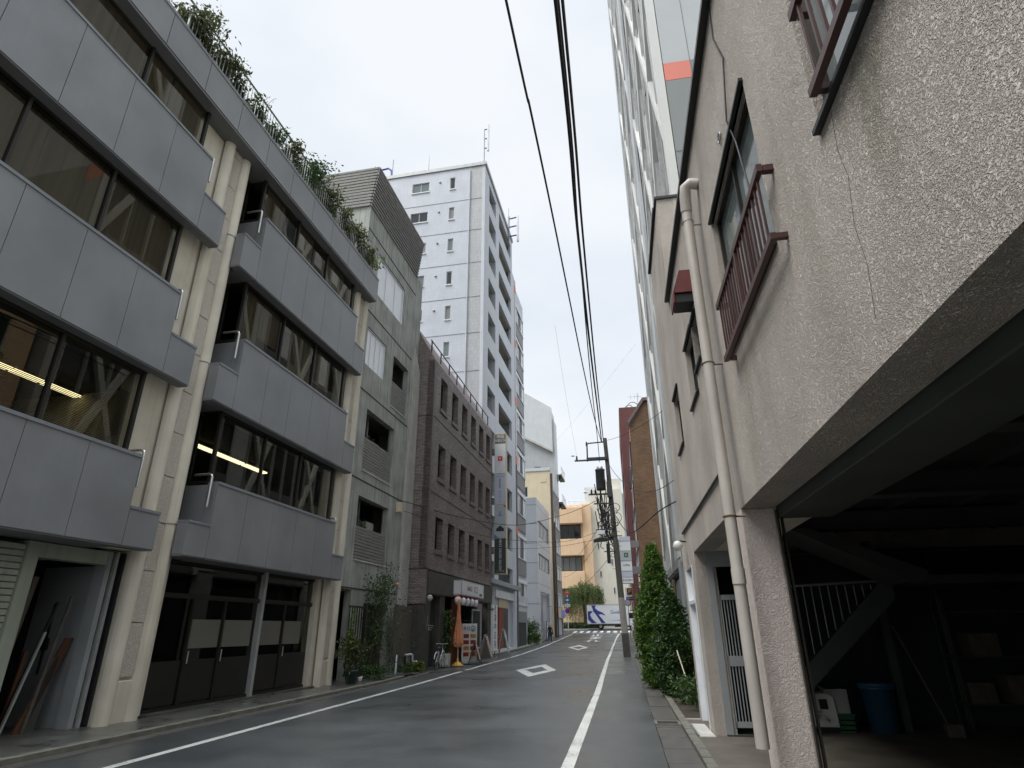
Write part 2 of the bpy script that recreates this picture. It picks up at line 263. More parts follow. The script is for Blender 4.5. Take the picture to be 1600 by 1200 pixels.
X['apron']=mat('stained_concrete',(.25,.24,.20),.7,.45,1.6,.3,40)
X['iron']=mat('cast_iron',(.05,.05,.048),.5,.3,20,.6,80)
X['ground']=mat('bare_ground',(.10,.098,.09),.9,.3,1)
# ---------------- mesh helpers ----------------
class MB:
    def __init__(s): s.v=[]; s.f=[]; s.sm=[]
    def add(s,vs,fs,smooth=False):
        o=len(s.v); s.v+= [tuple(p) for p in vs]; s.f+=[tuple(i+o for i in f) for f in fs]; s.sm+=[smooth]*len(fs); return s
    def box(s,x0,x1,y0,y1,z0,z1):
        if x0>x1:x0,x1=x1,x0
        if y0>y1:y0,y1=y1,y0
        if z0>z1:z0,z1=z1,z0
        return s.add([(x0,y0,z0),(x1,y0,z0),(x1,y1,z0),(x0,y1,z0),(x0,y0,z1),(x1,y0,z1),(x1,y1,z1),(x0,y1,z1)],[(3,2,1,0),(4,5,6,7),(0,1,5,4),(1,2,6,5),(2,3,7,6),(3,0,4,7)])
    def prism(s,poly,axis,c0,c1):
        # poly in the two other axes, extruded along axis between c0 and c1
        n=len(poly)
        def P(a,b,c): return {'x':(c,a,b),'y':(a,c,b),'z':(a,b,c)}[axis]
        vs=[P(a,b,c0) for a,b in poly]+[P(a,b,c1) for a,b in poly]
        return s.add(vs,[tuple(range(n))[::-1],tuple(range(n,2*n))]+[(i,(i+1)%n,n+(i+1)%n,n+i) for i in range(n)])
    def wall(s,axis,c0,c1,u0,u1,v0,v1,holes=()):
        us=sorted({u0,u1,*[min(max(h[i],u0),u1) for h in holes for i in (0,1)]}); vs=sorted({v0,v1,*[min(max(h[i],v0),v1) for h in holes for i in (2,3)]})
        nu,nv=len(us)-1,len(vs)-1
        solid=[[not any(h[0]<(us[i]+us[i+1])/2<h[1] and h[2]<(vs[j]+vs[j+1])/2<h[3] for h in holes) for j in range(nv)] for i in range(nu)]
        P=(lambda u,v,c:(c,u,v)) if axis=='x' else (lambda u,v,c:(u,c,v))
        # merged vertices
        idx={}; V=[]; Fc=[]
        def q(i,j,c):
            k=(i,j,c)
            if k not in idx: idx[k]=len(V); V.append(P(us[i],vs[j],c))
            return idx[k]
        for i in range(nu):
            for j in range(nv):
                if not solid[i][j]: continue
                for c in (c0,c1): Fc.append((q(i,j,c),q(i+1,j,c),q(i+1,j+1,c),q(i,j+1,c)))
                for di,dj,a,b in ((-1,0,(i,j),(i,j+1)),(1,0,(i+1,j),(i+1,j+1)),(0,-1,(i,j),(i+1,j)),(0,1,(i,j+1),(i+1,j+1))):
                    ii,jj=i+di,j+dj
                    if not(0<=ii<nu and 0<=jj<nv) or not solid[ii][jj]:
                        Fc.append((q(*a,c0),q(*b,c0),q(*b,c1),q(*a,c1)))
        return s.add(V,Fc)
    def cyl(s,p0,p1,r0,r1=None,n=12,smooth=True):
        r1=r0 if r1 is None else r1; p0=Vector(p0);p1=Vector(p1); d=(p1-p0).normalized(); a=d.orthogonal().normalized(); b=d.cross(a)
        vs=[p0+(a*math.cos(t)+b*math.sin(t))*r0 for t in [2*math.pi*i/n for i in range(n)]]+[p1+(a*math.cos(t)+b*math.sin(t))*r1 for t in [2*math.pi*i/n for i in range(n)]]
        s.add(vs,[(i,(i+1)%n,n+(i+1)%n,n+i) for i in range(n)],smooth); s.add(vs,[tuple(range(n))[::-1],tuple(range(n,2*n))]); return s
    def tube(s,pts,r,n=8,rs=None):
        pts=[Vector(p) for p in pts]; V=[];F=[]; m=len(pts); up=None
        for k,p in enumerate(pts):
            d=(pts[min(k+1,m-1)]-pts[max(k-1,0)]).normalized()
            if up is None: up=d.orthogonal().normalized()
            a=(up-d*up.dot(d)); a=a.normalized() if a.length>1e-6 else d.orthogonal().normalized(); up=a; b=d.cross(a); rr=rs[k] if rs else r
            V+=[p+(a*math.cos(t)+b*math.sin(t))*rr for t in [2*math.pi*i/n for i in range(n)]]
        for k in range(m-1): F+=[(k*n+i,k*n+(i+1)%n,(k+1)*n+(i+1)%n,(k+1)*n+i) for i in range(n)]
        s.add(V,F,True); s.add(V[:n],[tuple(range(n))[::-1]]); s.add(V[-n:],[tuple(range(n))]); return s
    def lathe(s,prof,c=(0,0,0),n=16,axis='z'):
        V=[];F=[]
        for r,z in prof:
            for i in range(n):
                t=2*math.pi*i/n; x,y=r*math.cos(t),r*math.sin(t)
                V.append((c[0]+x,c[1]+y,c[2]+z) if axis=='z' else ((c[0]+z,c[1]+x,c[2]+y) if axis=='x' else (c[0]+x,c[1]+z,c[2]+y)))
        for k in range(len(prof)-1): F+=[(k*n+i,k*n+(i+1)%n,(k+1)*n+(i+1)%n,(k+1)*n+i) for i in range(n)]
        return s.add(V,F,True)
    def torus(s,c,R,r,axis,n=28,m=8):
        V=[];F=[]
        ax=Vector(axis).normalized(); a=ax.orthogonal().normalized(); b=ax.cross(a); c=Vector(c)
        for i in range(n):
            t=2*math.pi*i/n; d=a*math.cos(t)+b*math.sin(t)
            for j in range(m):
                u=2*math.pi*j/m; V.append(c+d*(R+r*math.cos(u))+ax*r*math.sin(u))
        for i in range(n):
            for j in range(m): F.append((i*m+j,((i+1)%n)*m+j,((i+1)%n)*m+(j+1)%m,i*m+(j+1)%m))
        return s.add(V,F,True)
    def quad(s,*p): return s.add(p,[tuple(range(len(p)))])
FA=0.0275301857; SA,CA=math.sin(FA),math.cos(FA)
def LW(p): return (p[0]*CA+p[1]*SA, -p[0]*SA+p[1]*CA, p[2])      # street-left frame (across, along, up) to world
def zg(Y):
    return 0.0 if Y<38 else 1.1*((min(Y,92)-38)/45)**2
def link(o): col.objects.link(o); return o
class Thing:
    """A top-level thing: an Empty at its base; parts are built in frame coordinates ('L' = left side of the street, 'R' = world)."""
    def __init__(s,name,label,cat,base=(0,0,0),frame='R',group=None,rz=0):
        s.base=Vector(base); s.o=link(bpy.data.objects.new(name,None)); s.o.empty_display_size=.2
        s.o.location=LW(base) if frame=='L' else base; s.o.rotation_euler=(0,0,(-FA if frame=='L' else 0)+rz)
        s.o['label']=label; s.o['category']=cat
        if group: s.o['group']=group
    def part(s,name,mb,m,parent=None,bevel=0,label=None,local=False,kind=None):
        off=Vector((0,0,0)) if local else s.base
        o=mesh_obj(name,mb,m,off); o.parent=parent or s.o
        if bevel: bev(o,bevel)
        if label: o['label']=label
        if kind: o['kind']=kind
        return o
def mesh_obj(name,mb,m,off=Vector((0,0,0))):
    me=bpy.data.meshes.new(name); V=[tuple(Vector(p)-off) for p in mb.v]
    me.from_pydata(V,[],mb.f); me.polygons.foreach_set('use_smooth',mb.sm); me.materials.append(X[m] if isinstance(m,str) else m); 
    import bmesh
    b=bmesh.new(); b.from_mesh(me); bmesh.ops.recalc_face_normals(b,faces=b.faces); b.to_mesh(me); b.free(); me.update()
    return link(bpy.data.objects.new(name,me))
def bev(o,wd,seg=2):
    md=o.modifiers.new('bevel','BEVEL'); md.width=wd; md.segments=seg; md.limit_method='ANGLE'; md.angle_limit=R_(40)
def solo(name,mb,m,label=None,cat=None,group=None,kind=None,frame='R',base=None,bevel=0):
    if base is None:
        a=np.array([list(p) for p in mb.v]); base=((a[:,0].min()+a[:,0].max())/2,(a[:,1].min()+a[:,1].max())/2,a[:,2].min())
    if kind=='structure': base=(0,0,0)
    o=mesh_obj(name,mb,m,Vector(base)); o.location=LW(base) if frame=='L' else base
    if frame=='L': o.rotation_euler=(0,0,-FA)
    if label: o['label']=label
    if cat: o['category']=cat
    if group: o['group']=group
    if kind: o['kind']=kind
    if bevel: bev(o,bevel)
    return o
def text(th,body,size,org,u,v,m='ink',parent=None,ext=.002,align='CENTER',sx=1.0,spacing=1.0,name='lettering'):
    c=bpy.data.curves.new('t','FONT'); c.body=body; c.size=size; c.align_x=align; c.align_y='CENTER'; c.extrude=ext; c.space_line=spacing; c.resolution_u=3
    t=bpy.data.objects.new('t',c); col.objects.link(t); dg=bpy.context.evaluated_depsgraph_get(); me=bpy.data.meshes.new_from_object(t.evaluated_get(dg)); bpy.data.objects.remove(t)
    u=Vector(u).normalized(); v=Vector(v).normalized(); n=u.cross(v); org=Vector(org)-th.base
    for p in me.vertices: p.co=org+u*p.co.x*sx+v*p.co.y+n*p.co.z
    me.name=name; me.materials.clear(); me.materials.append(X[m]); o=link(bpy.data.objects.new(name,me)); o.parent=parent or th.o
    return o
def window(th,axis,c,u0,u1,v0,v1,cols=2,rows=1,fw=.05,depth=.06,frame='alu',pane='gdark',sgn=1,fracs=None,parent=None,name='window'):
    """frame facing along +sgn*axis with its front at c; glass pane is its sub-part"""
    f=MB(); a=c-sgn*depth
    def bx(ua,ub,va,vb): f.box(*( (a,c,ua,ub,va,vb) if axis=='x' else (ua,ub,a,c,va,vb)))
    bx(u0,u1,v0,v0+fw); bx(u0,u1,v1-fw,v1); bx(u0,u0+fw,v0+fw,v1-fw); bx(u1-fw,u1,v0+fw,v1-fw)
    xs=[u0+(u1-u0)*i/cols for i in range(1,cols)] if fracs is None else [u0+(u1-u0)*q for q in fracs]
    for x in xs: bx(x-fw*.4,x+fw*.4,v0+fw,v1-fw)
    for j in range(1,rows):
        z=v0+(v1-v0)*j/rows; k=[u0+fw]+[x for x in xs]+[u1-fw]
        for i in range(len(k)-1): bx(k[i]+(fw*.4 if i else 0),k[i+1]-(fw*.4 if i<len(k)-2 else 0),z-fw*.3,z+fw*.3)
    o=th.part(name,f,frame,parent)
    p=MB(); g=c-sgn*depth*.6
    if axis=='x': p.quad((g,u0+.01,v0+.01),(g,u1-.01,v0+.01),(g,u1-.01,v1-.01),(g,u0+.01,v1-.01))
    else: p.quad((u0+.01,g,v0+.01),(u1-.01,g,v0+.01),(u1-.01,g,v1-.01),(u0+.01,g,v1-.01))
    th.part('pane',p,pane,o if parent is None else parent)
    return o
def foliage(mb,pts,size,n_per=1,jit=.05,flat=.0,aspect=.5):
    """adds one leaf (a bent quad) around each point"""
    pts=np.asarray(pts,float); pts=np.repeat(pts,n_per,0); n=len(pts); pts=pts+rng.normal(0,jit,(n,3))
    a=rng.normal(0,1,(n,3)); a[:,2]*=(1-flat); a/=np.linalg.norm(a,axis=1)[:,None]
    b=np.cross(a,rng.normal(0,1,(n,3))); b/=np.linalg.norm(b,axis=1)[:,None]; c=np.cross(a,b)
    s=size*rng.uniform(.6,1.4,n)[:,None]
    V=np.stack([pts-a*s,pts+b*s*aspect+c*s*.12,pts+a*s,pts-b*s*aspect+c*s*.12],1).reshape(-1,3)
    o=len(mb.v); mb.v+=[tuple(x) for x in V]; mb.f+=[(o+4*i,o+4*i+1,o+4*i+2,o+4*i+3) for i in range(n)]; mb.sm+=[False]*n
    return mb
def fol_obj(name,mb,m,off=Vector((0,0,0))):
    me=bpy.data.meshes.new(name); A=np.array(mb.v)-np.array(off); me.from_pydata(A.tolist(),[],mb.f); me.materials.append(X[m]); return link(bpy.data.objects.new(name,me))
# ================= ground, road, kerbs, markings =================
YS=[-14,-8,-2,4,10,14,18,20,22,24,26,28,32,36]+[38+3*i for i in range(19)]+[96,100,130]
def interp(P,y):
    for (a,b),(c,d) in zip(P,P[1:]):
        if y<=c: return b+(d-b)*max(0,(y-a))/(c-a)
    return P[-1][1]
def strip(name,f0,f1,dz,m,ys=YS,thick=0,kind='structure'):
    mb=MB(); g=lambda f,y:(f(y) if callable(f) else f)
    V=[];F=[]
    for y in ys:
        z=zg(y)+dz; V+=[(g(f0,y),y,z),(g(f1,y),y,z)]
    n=len(ys)
    for i in range(n-1): F.append((2*i,2*i+1,2*i+3,2*i+2))
    mb.add(V,F)
    if thick:
        V2=[(a,b,c-thick) for a,b,c in V]; mb.add(V+V2,[(2*i,2*i+2,2*n+2*i+2,2*n+2*i) for i in range(n-1)]+[(2*i+1,2*i+3,2*n+2*i+3,2*n+2*i+1) for i in range(n-1)]+[(0,1,2*n+1,2*n),(2*n-2,2*n-1,4*n-1,4*n-2)])
    return solo(name,mb,m,kind=kind)
yr=[-400,-100]+YS+[200,400,900]
g=MB(); V=[]; xs=[-900,-120,-40,-20,20,40,120,900]
for y in yr:
    for x in xs: V.append((x,y,zg(y)-.03))
k=len(xs); g.add(V,[(i*k+j,i*k+j+1,(i+1)*k+j+1,(i+1)*k+j) for i in range(len(yr)-1) for j in range(k-1)])
solo('ground',g,'ground',kind='structure')
KL=[(-14,-8.6),(10,-7.98),(20,-7.72),(23,-7.85),(28,-8.35),(40,-8.3),(47,-8.12),(60,-7.98),(86,-7.85),(87.5,-9.5),(130,-9.5)]
kl=lambda y:interp(KL,y)
YR=[y for y in YS if y<=86]+[87]
yfine=sorted(set(YR+[y+.5 for y in range(-8,60,3)]))
strip('road',lambda y:kl(y)+.02,.42,0,'asphalt',yfine)
x=MB(); x.quad((-60,87,zg(87)+.0),(40,87,zg(87)),(40,96,zg(96)),(-60,96,zg(96))); solo('cross_street',x,'asphalt',kind='structure')
strip('kerb_left',lambda y:kl(y)-.15,lambda y:kl(y)+.02,.075,'kerb',[y for y in yfine if y<24],.11)
strip('kerb_far_left',lambda y:kl(y)-.15,lambda y:kl(y)+.02,.12,'kerb',[y for y in yfine if 38<=y],.16)
strip('channel_left',lambda y:kl(y)-.19,lambda y:kl(y)-.15,.066,'black',[y for y in yfine if y<24])
for i in range(22):
    y=3+i*.95; j=MB(); zz=.064; j.quad((kl(y)-.19,y,zz),(kl(y)-.19,y+.012,zz),(-10.2,y+.012,zz),(-10.2,y,zz)); o=solo('paving_joint',j,'black',kind='structure')
strip('gutter_left',lambda y:kl(y)+.02,lambda y:kl(y)+.30,.004,'slab',[y for y in yfine if y<38])
strip('pavement_left',-13.5,lambda y:kl(y)-.15,.06,'pave',[y for y in yfine if y<24.2])
strip('forecourt_left',-13.5,lambda y:kl(y)+.02,.02,'pave',[24.2]+[y for y in yfine if 24.3<y<=38])
strip('pavement_far_left',-13.5,lambda y:kl(y)-.15,.11,'apron',[y for y in yfine if y>=38])
# right gutter of cover slabs, kerb, apron
s=MB(); rr=random.Random(3)
y=2.0
while y<60:
    L=.995; z0=zg(y);z1=zg(y+L); h=rr.uniform(-.006,.004); a,b=.43+rr.uniform(-.006,.006),.86
    s.add([(a,y,z0+.012+h),(b,y,z0+.012+h),(b,y+L-.012,z1+.012+h),(a,y+L-.012,z1+.012+h),(a,y,z0-.05),(b,y,z0-.05),(b,y+L-.012,z1-.05),(a,y+L-.012,z1-.05)],[(0,1,2,3),(0,1,5,4),(1,2,6,5),(2,3,7,6),(3,0,4,7)]); y+=1
solo('gutter_right',s,'slab',kind='structure')
s=MB(); y=2.0
while y<60:
    L=.6; z0=zg(y)+.055+rr.uniform(-.006,.006); s.box(.87,1.0,y,y+L-.008,z0-.12,z0); y+=L
solo('kerb_right',s,'kerb',kind='structure')
strip('apron_right',1.0,8,.035,'apron',[y for y in YR if y<=12]+[13])
strip('planting_bed_right',1.0,8,.03,'soil',[13.0]+[y for y in YR if y>13])
def patch(mb,poly,dz=.006):
    mb.add([(a,b,zg(b)+dz) for a,b in poly],[tuple(range(len(poly)))])
# white edge lines
def line(name,cx,w,ys):
    mb=MB(); f=(lambda y:interp(cx,y)); V=[]
    for y in ys: V+=[(f(y)-w/2,y,zg(y)+.006),(f(y)+w/2,y,zg(y)+.006)]
    mb.add(V,[(2*i,2*i+1,2*i+3,2*i+2) for i in range(len(ys)-1)]); return solo(name,mb,'paint',kind='structure')
fy=lambda a,b,st=2:[a+st*i for i in range(int((b-a)/st)+1)]
line('edge_line_left',[(-10,-6.6),(20,-6.55),(30,-6.7),(48,-6.93),(62,-6.88),(71,-6.7),(78,-6.35),(82,-6.22)],.15,fy(-8,26))
line('edge_line_left_far',[(-10,-6.6),(20,-6.55),(30,-6.7),(48,-6.93),(62,-6.88),(71,-6.7),(78,-6.35),(82,-6.22)],.15,fy(26.8,81,1.5))
line('edge_line_right',[(-10,-.8),(18,-.82),(36,-1.0),(55,-1.04),(70,-.9),(80,-.62)],.16,fy(-8,80))
cwm=MB()
for i in range(9):
    x0=-6.55+i*.86; patch(cwm,[(x0,82.2),(x0+.45,82.2),(x0+.5,85.6),(x0+.05,85.6)],.008)
solo('crosswalk',cwm,'paint',kind='structure')
sl_=MB(); patch(sl_,[(-6.2,80.3),(-.7,79.6),(-.7,79.9),(-6.2,80.6)],.008); solo('stop_line',sl_,'paint',kind='structure')
d=MB()
def diamond(mb,c,hw,hl,t,skew=0):
    o=[(c[0],c[1]-hl),(c[0]+hw,c[1]+skew),(c[0],c[1]+hl),(c[0]-hw,c[1]-skew)]
    i=[(c[0],c[1]-hl*t),(c[0]+hw*t,c[1]+skew*t),(c[0],c[1]+hl*t),(c[0]-hw*t,c[1]-skew*t)]
    for k in range(4): patch(mb,[o[k],o[(k+1)%4],i[(k+1)%4],i[k]])
def diampts(mb,o,t):
    cx=sum(p[0] for p in o)/4; cy_=sum(p[1] for p in o)/4; i=[(cx+(p[0]-cx)*t,cy_+(p[1]-cy_)*t) for p in o]
    for k in range(4): patch(mb,[o[k],o[(k+1)%4],i[(k+1)%4],i[k]])
diampts(d,[(-3.5,23.4),(-2.86,27.0),(-3.86,31.4),(-4.56,27.0)],.52); solo('diamond_marking',d,'paint',kind='structure')
d=MB(); diampts(d,[(-3.54,49.1),(-2.94,53.3),(-4.03,57.8),(-4.67,53.3)],.55); solo('diamond_marking',d,'paint',kind='structure')
# the stop characters painted on the road, farthest first
class _G: base=Vector((0,0,0)); o=None
for ch,yy,xx in (('止',75.5,-3.15),('ま',70.0,-3.15),('れ',64.8,-3.2)):
    c=bpy.data.curves.new('t','FONT'); c.body=ch; c.size=1.5; c.align_x='CENTER'; c.align_y='CENTER'; c.resolution_u=3; c.offset=.05
    t=bpy.data.objects.new('t',c); col.objects.link(t); me=bpy.data.meshes.new_from_object(t.evaluated_get(bpy.context.evaluated_depsgraph_get())); bpy.data.objects.remove(t)
    for p in me.vertices:
        Y=yy+p.co.y*3.1; p.co=Vector((xx+p.co.x*1.05,Y,zg(Y)+.03))
    me.materials.clear(); me.materials.append(X['paint']); me.name='road_lettering'; o=link(bpy.data.objects.new('road_lettering',me)); o['kind']='structure'
def patchobj(name,label,cat,cx,cy_,r,ry,m,group=None):
    t=Thing(name,label,cat,(cx,cy_,zg(cy_)+.004),group=group); mb=MB(); mb.add([(cx+r*math.cos(a),cy_+ry*math.sin(a),zg(cy_)+.008) for a in [2*math.pi*i/28 for i in range(28)]],[tuple(range(28))]); t.part('cover',mb,m,bevel=0)
    f=MB(); f.add([p for a in [2*math.pi*i/28 for i in range(28)] for p in ((cx+r*math.cos(a),cy_+ry*math.sin(a),zg(cy_)+.012),(cx+(r+.05)*math.cos(a),cy_+(ry+.05)*math.sin(a),zg(cy_)+.012))],[(2*i,2*i+1,(2*i+3)%56,(2*i+2)%56) for i in range(28)]); t.part('rim',f,'iron')
patchobj('manhole_cover','round iron manhole cover in the road beside the left edge line, nearest of the two','manhole cover',-5.6,38.1,.42,.42,'iron','manhole covers in the road')
patchobj('manhole_cover','round iron manhole cover in the middle of the road beyond the near diamond marking','manhole cover',-3.75,40.0,.32,.32,'iron','manhole covers in the road')
# drain grates
t=Thing('drain_grate','small iron drain grate in the right gutter beside the kerb','drain grate',(.66,12.4,0)); m1=MB(); m1.box(.42,.88,12.2,12.26,.0,.03).box(.42,.88,12.62,12.68,0,.03).box(.42,.47,12.26,12.62,0,.03).box(.83,.88,12.26,12.62,0,.03); t.part('frame',m1,'kerb')
m2=MB(); m2.box(.47,.83,12.26,12.62,-.03,.016)
for i in range(7): m2.box(.47,.83,12.28+i*.05,12.3+i*.05,.016,.026)
t.part('grate',m2,'iron')
# ================= LEFT: grey-panelled office building =================
B1=Thing('office_building','low office block with long grey metal panel bands and pairs of cream half-round pillars','building',(-9.5,-4,0),'L')
FZ=[(3.05,4.72,3.76),(6.46,8.32,7.37),(10.03,12.0,11.0)]
sh=MB() # structural slabs, back walls, party walls
for z in (3.15,6.6,10.15,13.55): sh.box(-14,-9.82,-4,18.75,z-.1,z+.25)
sh.box(-14.3,-14,-4,18.75,0,13.8); sh.box(-14,-9.6,18.65,18.85,0,14.3); sh.box(-14,-9.6,-4.2,-4,0,14.3)
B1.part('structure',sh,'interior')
cw=MB()  # cream wall panels behind the pillars
cw.box(-9.9,-9.62,9.3,11.1,3.05,13.42).box(-9.9,-9.62,10.22,11.3,0,3.05).box(-9.9,-9.62,17.55,18.84,0,13.42)
cw.box(-14,-9.9,9.9,10.6,2.9,13.42)
B1.part('wall',cw,'cream')
for (ya,yb) in ((10.3,10.95),(17.95,18.62)):
    p=B1.part('pillar',MB().box(-9.64,-9.5,ya-.02,yb+.02,0,.76).box(-9.64,-9.56,ya,yb,.76,13.42),'cream',bevel=.015)
    for yy in (ya,yb):
        c=MB(); c.add([(-9.56+.16*math.sin(t),yy+(.155)*math.cos(t),z) for z in (0.02,3.66,3.68,7.36,7.38,10.9,10.92,13.42) for t in [math.pi*i/12 for i in range(13)]],[(k*13+i,k*13+i+1,(k+1)*13+i+1,(k+1)*13+i) for k in range(7) for i in range(12)],True)
        B1.part('half_round_shaft',c,'cream',p)
        for z in (3.67,7.37,10.91): B1.part('joint_band',MB().cyl((-9.56,yy,z-.012),(-9.56,yy,z+.012),.166,n=24),'dirty_cap',p)
    r=MB(); z=.82
    while z<13.3: r.box(-9.56,-9.505,ya+.17,yb-.17,z,min(z+.93,13.4)); z+=.95
    B1.part('rough_infill',r,'rough_cream',p)
def band(y0,y1,low,k,lowside,pitch_from,pitch=1.17):
    """one spandrel band: tall from y0 to y1, stepped-down end between y1/y0 and low"""
    zb,zt,zs=FZ[k]; mb=MB(); g=.006
    js=[]; q=pitch_from
    while q>y0+.05: js.append(q); q-=pitch
    q=pitch_from+pitch
    while q<y1-.05: js.append(q); q+=pitch
    ys=sorted({y0,y1,*[j for j in js if y0<j<y1]})
    for a,b in zip(ys,ys[1:]): mb.box(-9.14,-9.1,a+g,b-g,zb,zt-.06)
    for (a,b) in low: mb.box(-9.14,-9.1,a+g,b-g,zb,zs-.05)
    # returns and back
    ends=[l for l in low]
    Y0=min([y0]+[l[0] for l in low]); Y1=max([y1]+[l[1] for l in low])
    mb.box(-9.36,-9.14,Y0+g,Y0+.04,zb,(zs if any(l[0]==Y0 for l in low) else zt)-.05)
    mb.box(-9.36,-9.14,Y1-.04,Y1-g,zb,(zs if any(l[1]==Y1 for l in low) else zt)-.05)
    for l in low:
        yy=l[0] if abs(l[0]-y1)<1e-6 else l[1]
        s_=-.04 if abs(l[0]-y1)<1e-6 else 0
        mb.box(-9.35,-9.14,yy+s_,yy+s_+.04,zs-.05,zt-.06)
    o=B1.part('spandrel_band',mb,'panel')
    bk=MB(); bk.box(-9.34,-9.145,y0+.04,y1-.04,zb+.03,zt-.08)
    for (a,b) in low: bk.box(-9.34,-9.145,a+.04,b-.04,zb+.03,zs-.07)
    B1.part('backing',bk,'panel_edge',o)
    cp_=MB(); cp_.box(-9.36,-9.08,y0-.0,y1+.0,zt-.06,zt)
    for (a,b) in low: cp_.box(-9.36,-9.085,a if a!=y1 else a+.001,b if b!=y0 else b-.001,zs-.05,zs)
    B1.part('coping',cp_,'panel_edge',o)
    so_=MB(); so_.box(-9.86,-9.12,y0+.02,y1-.02,zb-.03,zb+.028)
    for (a,b) in low: so_.box(-9.36,-9.12,a+.0,b-.0,zb-.025,zb+.029)
    B1.part('soffit',so_,'soffit',o)
for k in range(3):
    band(-4,9.40,[(9.40,10.16)],k,1,8.23)
    band(11.65,17.3,[(10.95,11.65),(17.3,18.05)],k,0,11.65,1.13)
# window strips between the bands
ZW=[(4.72,6.43),(8.32,10.0),(12.0,13.42)]
for k,(a,b) in enumerate(ZW):
    window(B1,'x',-9.36,-4,9.3,a-.08,b+.02,fracs=[(q+4)/13.3 for q in (-1.5,.35,2.1,3.9,5.68,7.45)],fw=.07,depth=.08,frame='dark_frame',pane='glass')
    window(B1,'x',-9.36,11.68,17.35,a-.08,b+.02,fracs=[(q-11.68)/5.67 for q in (13.55,15.35)],fw=.07,depth=.08,frame='dark_frame',pane='glass')
for k,(a,b) in enumerate(ZW):   # the little recess between the pillars and the right-hand window
    window(B1,'y',11.67,-9.95,-9.37,a-.02,b+.02,cols=1,fw=.06,frame='dark_frame',pane='glass',sgn=-1); window(B1,'x',-9.93,11.12,11.66,FZ[k][0]+.1,b+.02,cols=1,fw=.05,frame='dark_frame',pane='glass')
    B1.part('band_return',MB().box(-9.95,-9.36,11.652,11.69,FZ[k][2]-.05,FZ[k][1]-.06),'panel'); B1.part('recess_floor',MB().box(-9.95,-9.36,11.15,11.65,FZ[k][0]-.02,FZ[k][0]+.1),'soffit')
bl=MB()
for i in range(98): y=-3.6+i*.13; bl.add([(-9.56,y,8.3),(-9.52,y+.11,8.3),(-9.52,y+.11,9.95),(-9.56,y,9.95)],[(0,1,2,3)])
B1.part('vertical_blind',bl,'blind')
bl=MB()
for a,b,z in ((2.2,3.8,12.1),(3.95,5.6,12.05),(5.75,7.4,12.05),(7.5,8.2,12.0),(8.25,9.2,12.5),(12.0,12.9,12.1),(13.6,14.6,12.0),(15.4,16.8,12.4)): B1.part('roller_blind',MB().box(-9.53,-9.515,a,b,z,13.38),'blind')
for a,b,z in ((12.0,12.6,8.4),(12.65,13.5,8.9),(14.2,15.3,8.4),(15.5,16.6,8.8)): B1.part('roller_blind',MB().box(-9.53,-9.515,a,b,z,9.95),'blind')
hb=MB()
for i in range(44): z=4.75+i*.028; hb.box(-9.56,-9.53,2.0,9.2,z,z+.004)
B1.part('venetian_blind',hb,'interior')
cp_=MB()
for z in (6.38,9.95,13.35): cp_.box(-13.9,-9.84,-3.9,18.6,z-.01,z)
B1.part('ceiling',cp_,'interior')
# roof fascia
fa=MB(); y=18.7; 
while y>-4: fa.box(-9.14,-9.1,max(y-1.24,-4),y-.008,13.42,14.36); y-=1.25
o=B1.part('fascia',fa,'panel'); B1.part('backing',MB().box(-9.6,-9.145,-4,18.68,13.47,14.3),'panel_edge',o); B1.part('soffit',MB().box(-9.86,-9.12,-4,18.66,13.36,13.45),'soffit',o)
B1.part('coping',MB().box(-9.5,-9.085,-4,18.74,14.36,14.42),'panel_edge',o); B1.part('return',MB().box(-9.6,-9.1,18.69,18.73,13.42,14.36),'panel',o)
B1.part('roof_kerb',MB().box(-9.45,-9.2,-4,18.6,14.42,14.6).box(-14,-9.45,-4,18.6,14.3,14.45),'dirty_cap')
# handrail brackets at every notch of the bands
def hook(y,z,flip):
    mb=MB(); mb.tube([(-9.17,y,z),(-9.17,y,z+.66),(-9.19,y,z+.71),(-9.25,y,z+.74),(-9.62,y,z+.74)],.028)
    B1.part('handrail_bracket',mb,'steel')
for k in range(3):
    hook(9.5,FZ[k][1]-.6,0); hook(11.5,FZ[k][1]-.6,0); hook(17.42,FZ[k][1]-.6,0)
# roof railing
rl=MB(); rl.tube([(-9.3,-4,15.5),(-9.3,18.5,15.5)],.028); rl.tube([(-9.3,-4,14.72),(-9.3,18.5,14.72)],.016)
y=-4
o=B1.part('roof_railing',rl,'galv'); ps=MB(); bs=MB()
while y<18.6: B1.part('post',MB().box(-9.325,-9.275,y-.025,y+.025,14.6,15.5),'galv',o); y+=1.5
y=8
while y<18.5: bs.box(-9.308,-9.292,y-.012,y+.012,14.72,15.48); y+=.125
B1.part('baluster',bs,'galv',o)
# ground floor, bay one: shutter, opening, store
st=MB(); z=.05
while z<2.95: st.box(-9.86,-9.80,1,8.24,z,z+.085).box(-9.88,-9.85,1,8.24,z+.08,z+.1); z+=.1
B1.part('roller_shutter',st,'shutter',bevel=.008)
fr=MB(); fr.box(-10.02,-9.76,8.25,8.47,0.03,3.0).box(-10.02,-9.78,8.47,9.86,2.76,3.0); B1.part('door_frame',fr,'shutter')
B1.part('door_frame',MB().box(-10.02,-9.77,9.86,9.97,0.03,3.0),'doorgrey')
gd=MB(); gd.box(-9.82,-9.74,10.03,10.09,.03,3.0); B1.part('shutter_guide',gd,'alu')
B1.part('shutter_recess',MB().box(-9.9,-9.83,9.97,10.22,.03,3.0).box(-9.83,-9.7,10.14,10.2,.03,3.0),'black')
rm=MB(); rm.box(-14,-9.9,3,3.1,0,3); rm.box(-13.9,-10.02,9.98,10.1,.0,3).box(-13.95,-13.85,3,10,0,3); B1.part('store_room',rm,'dark')
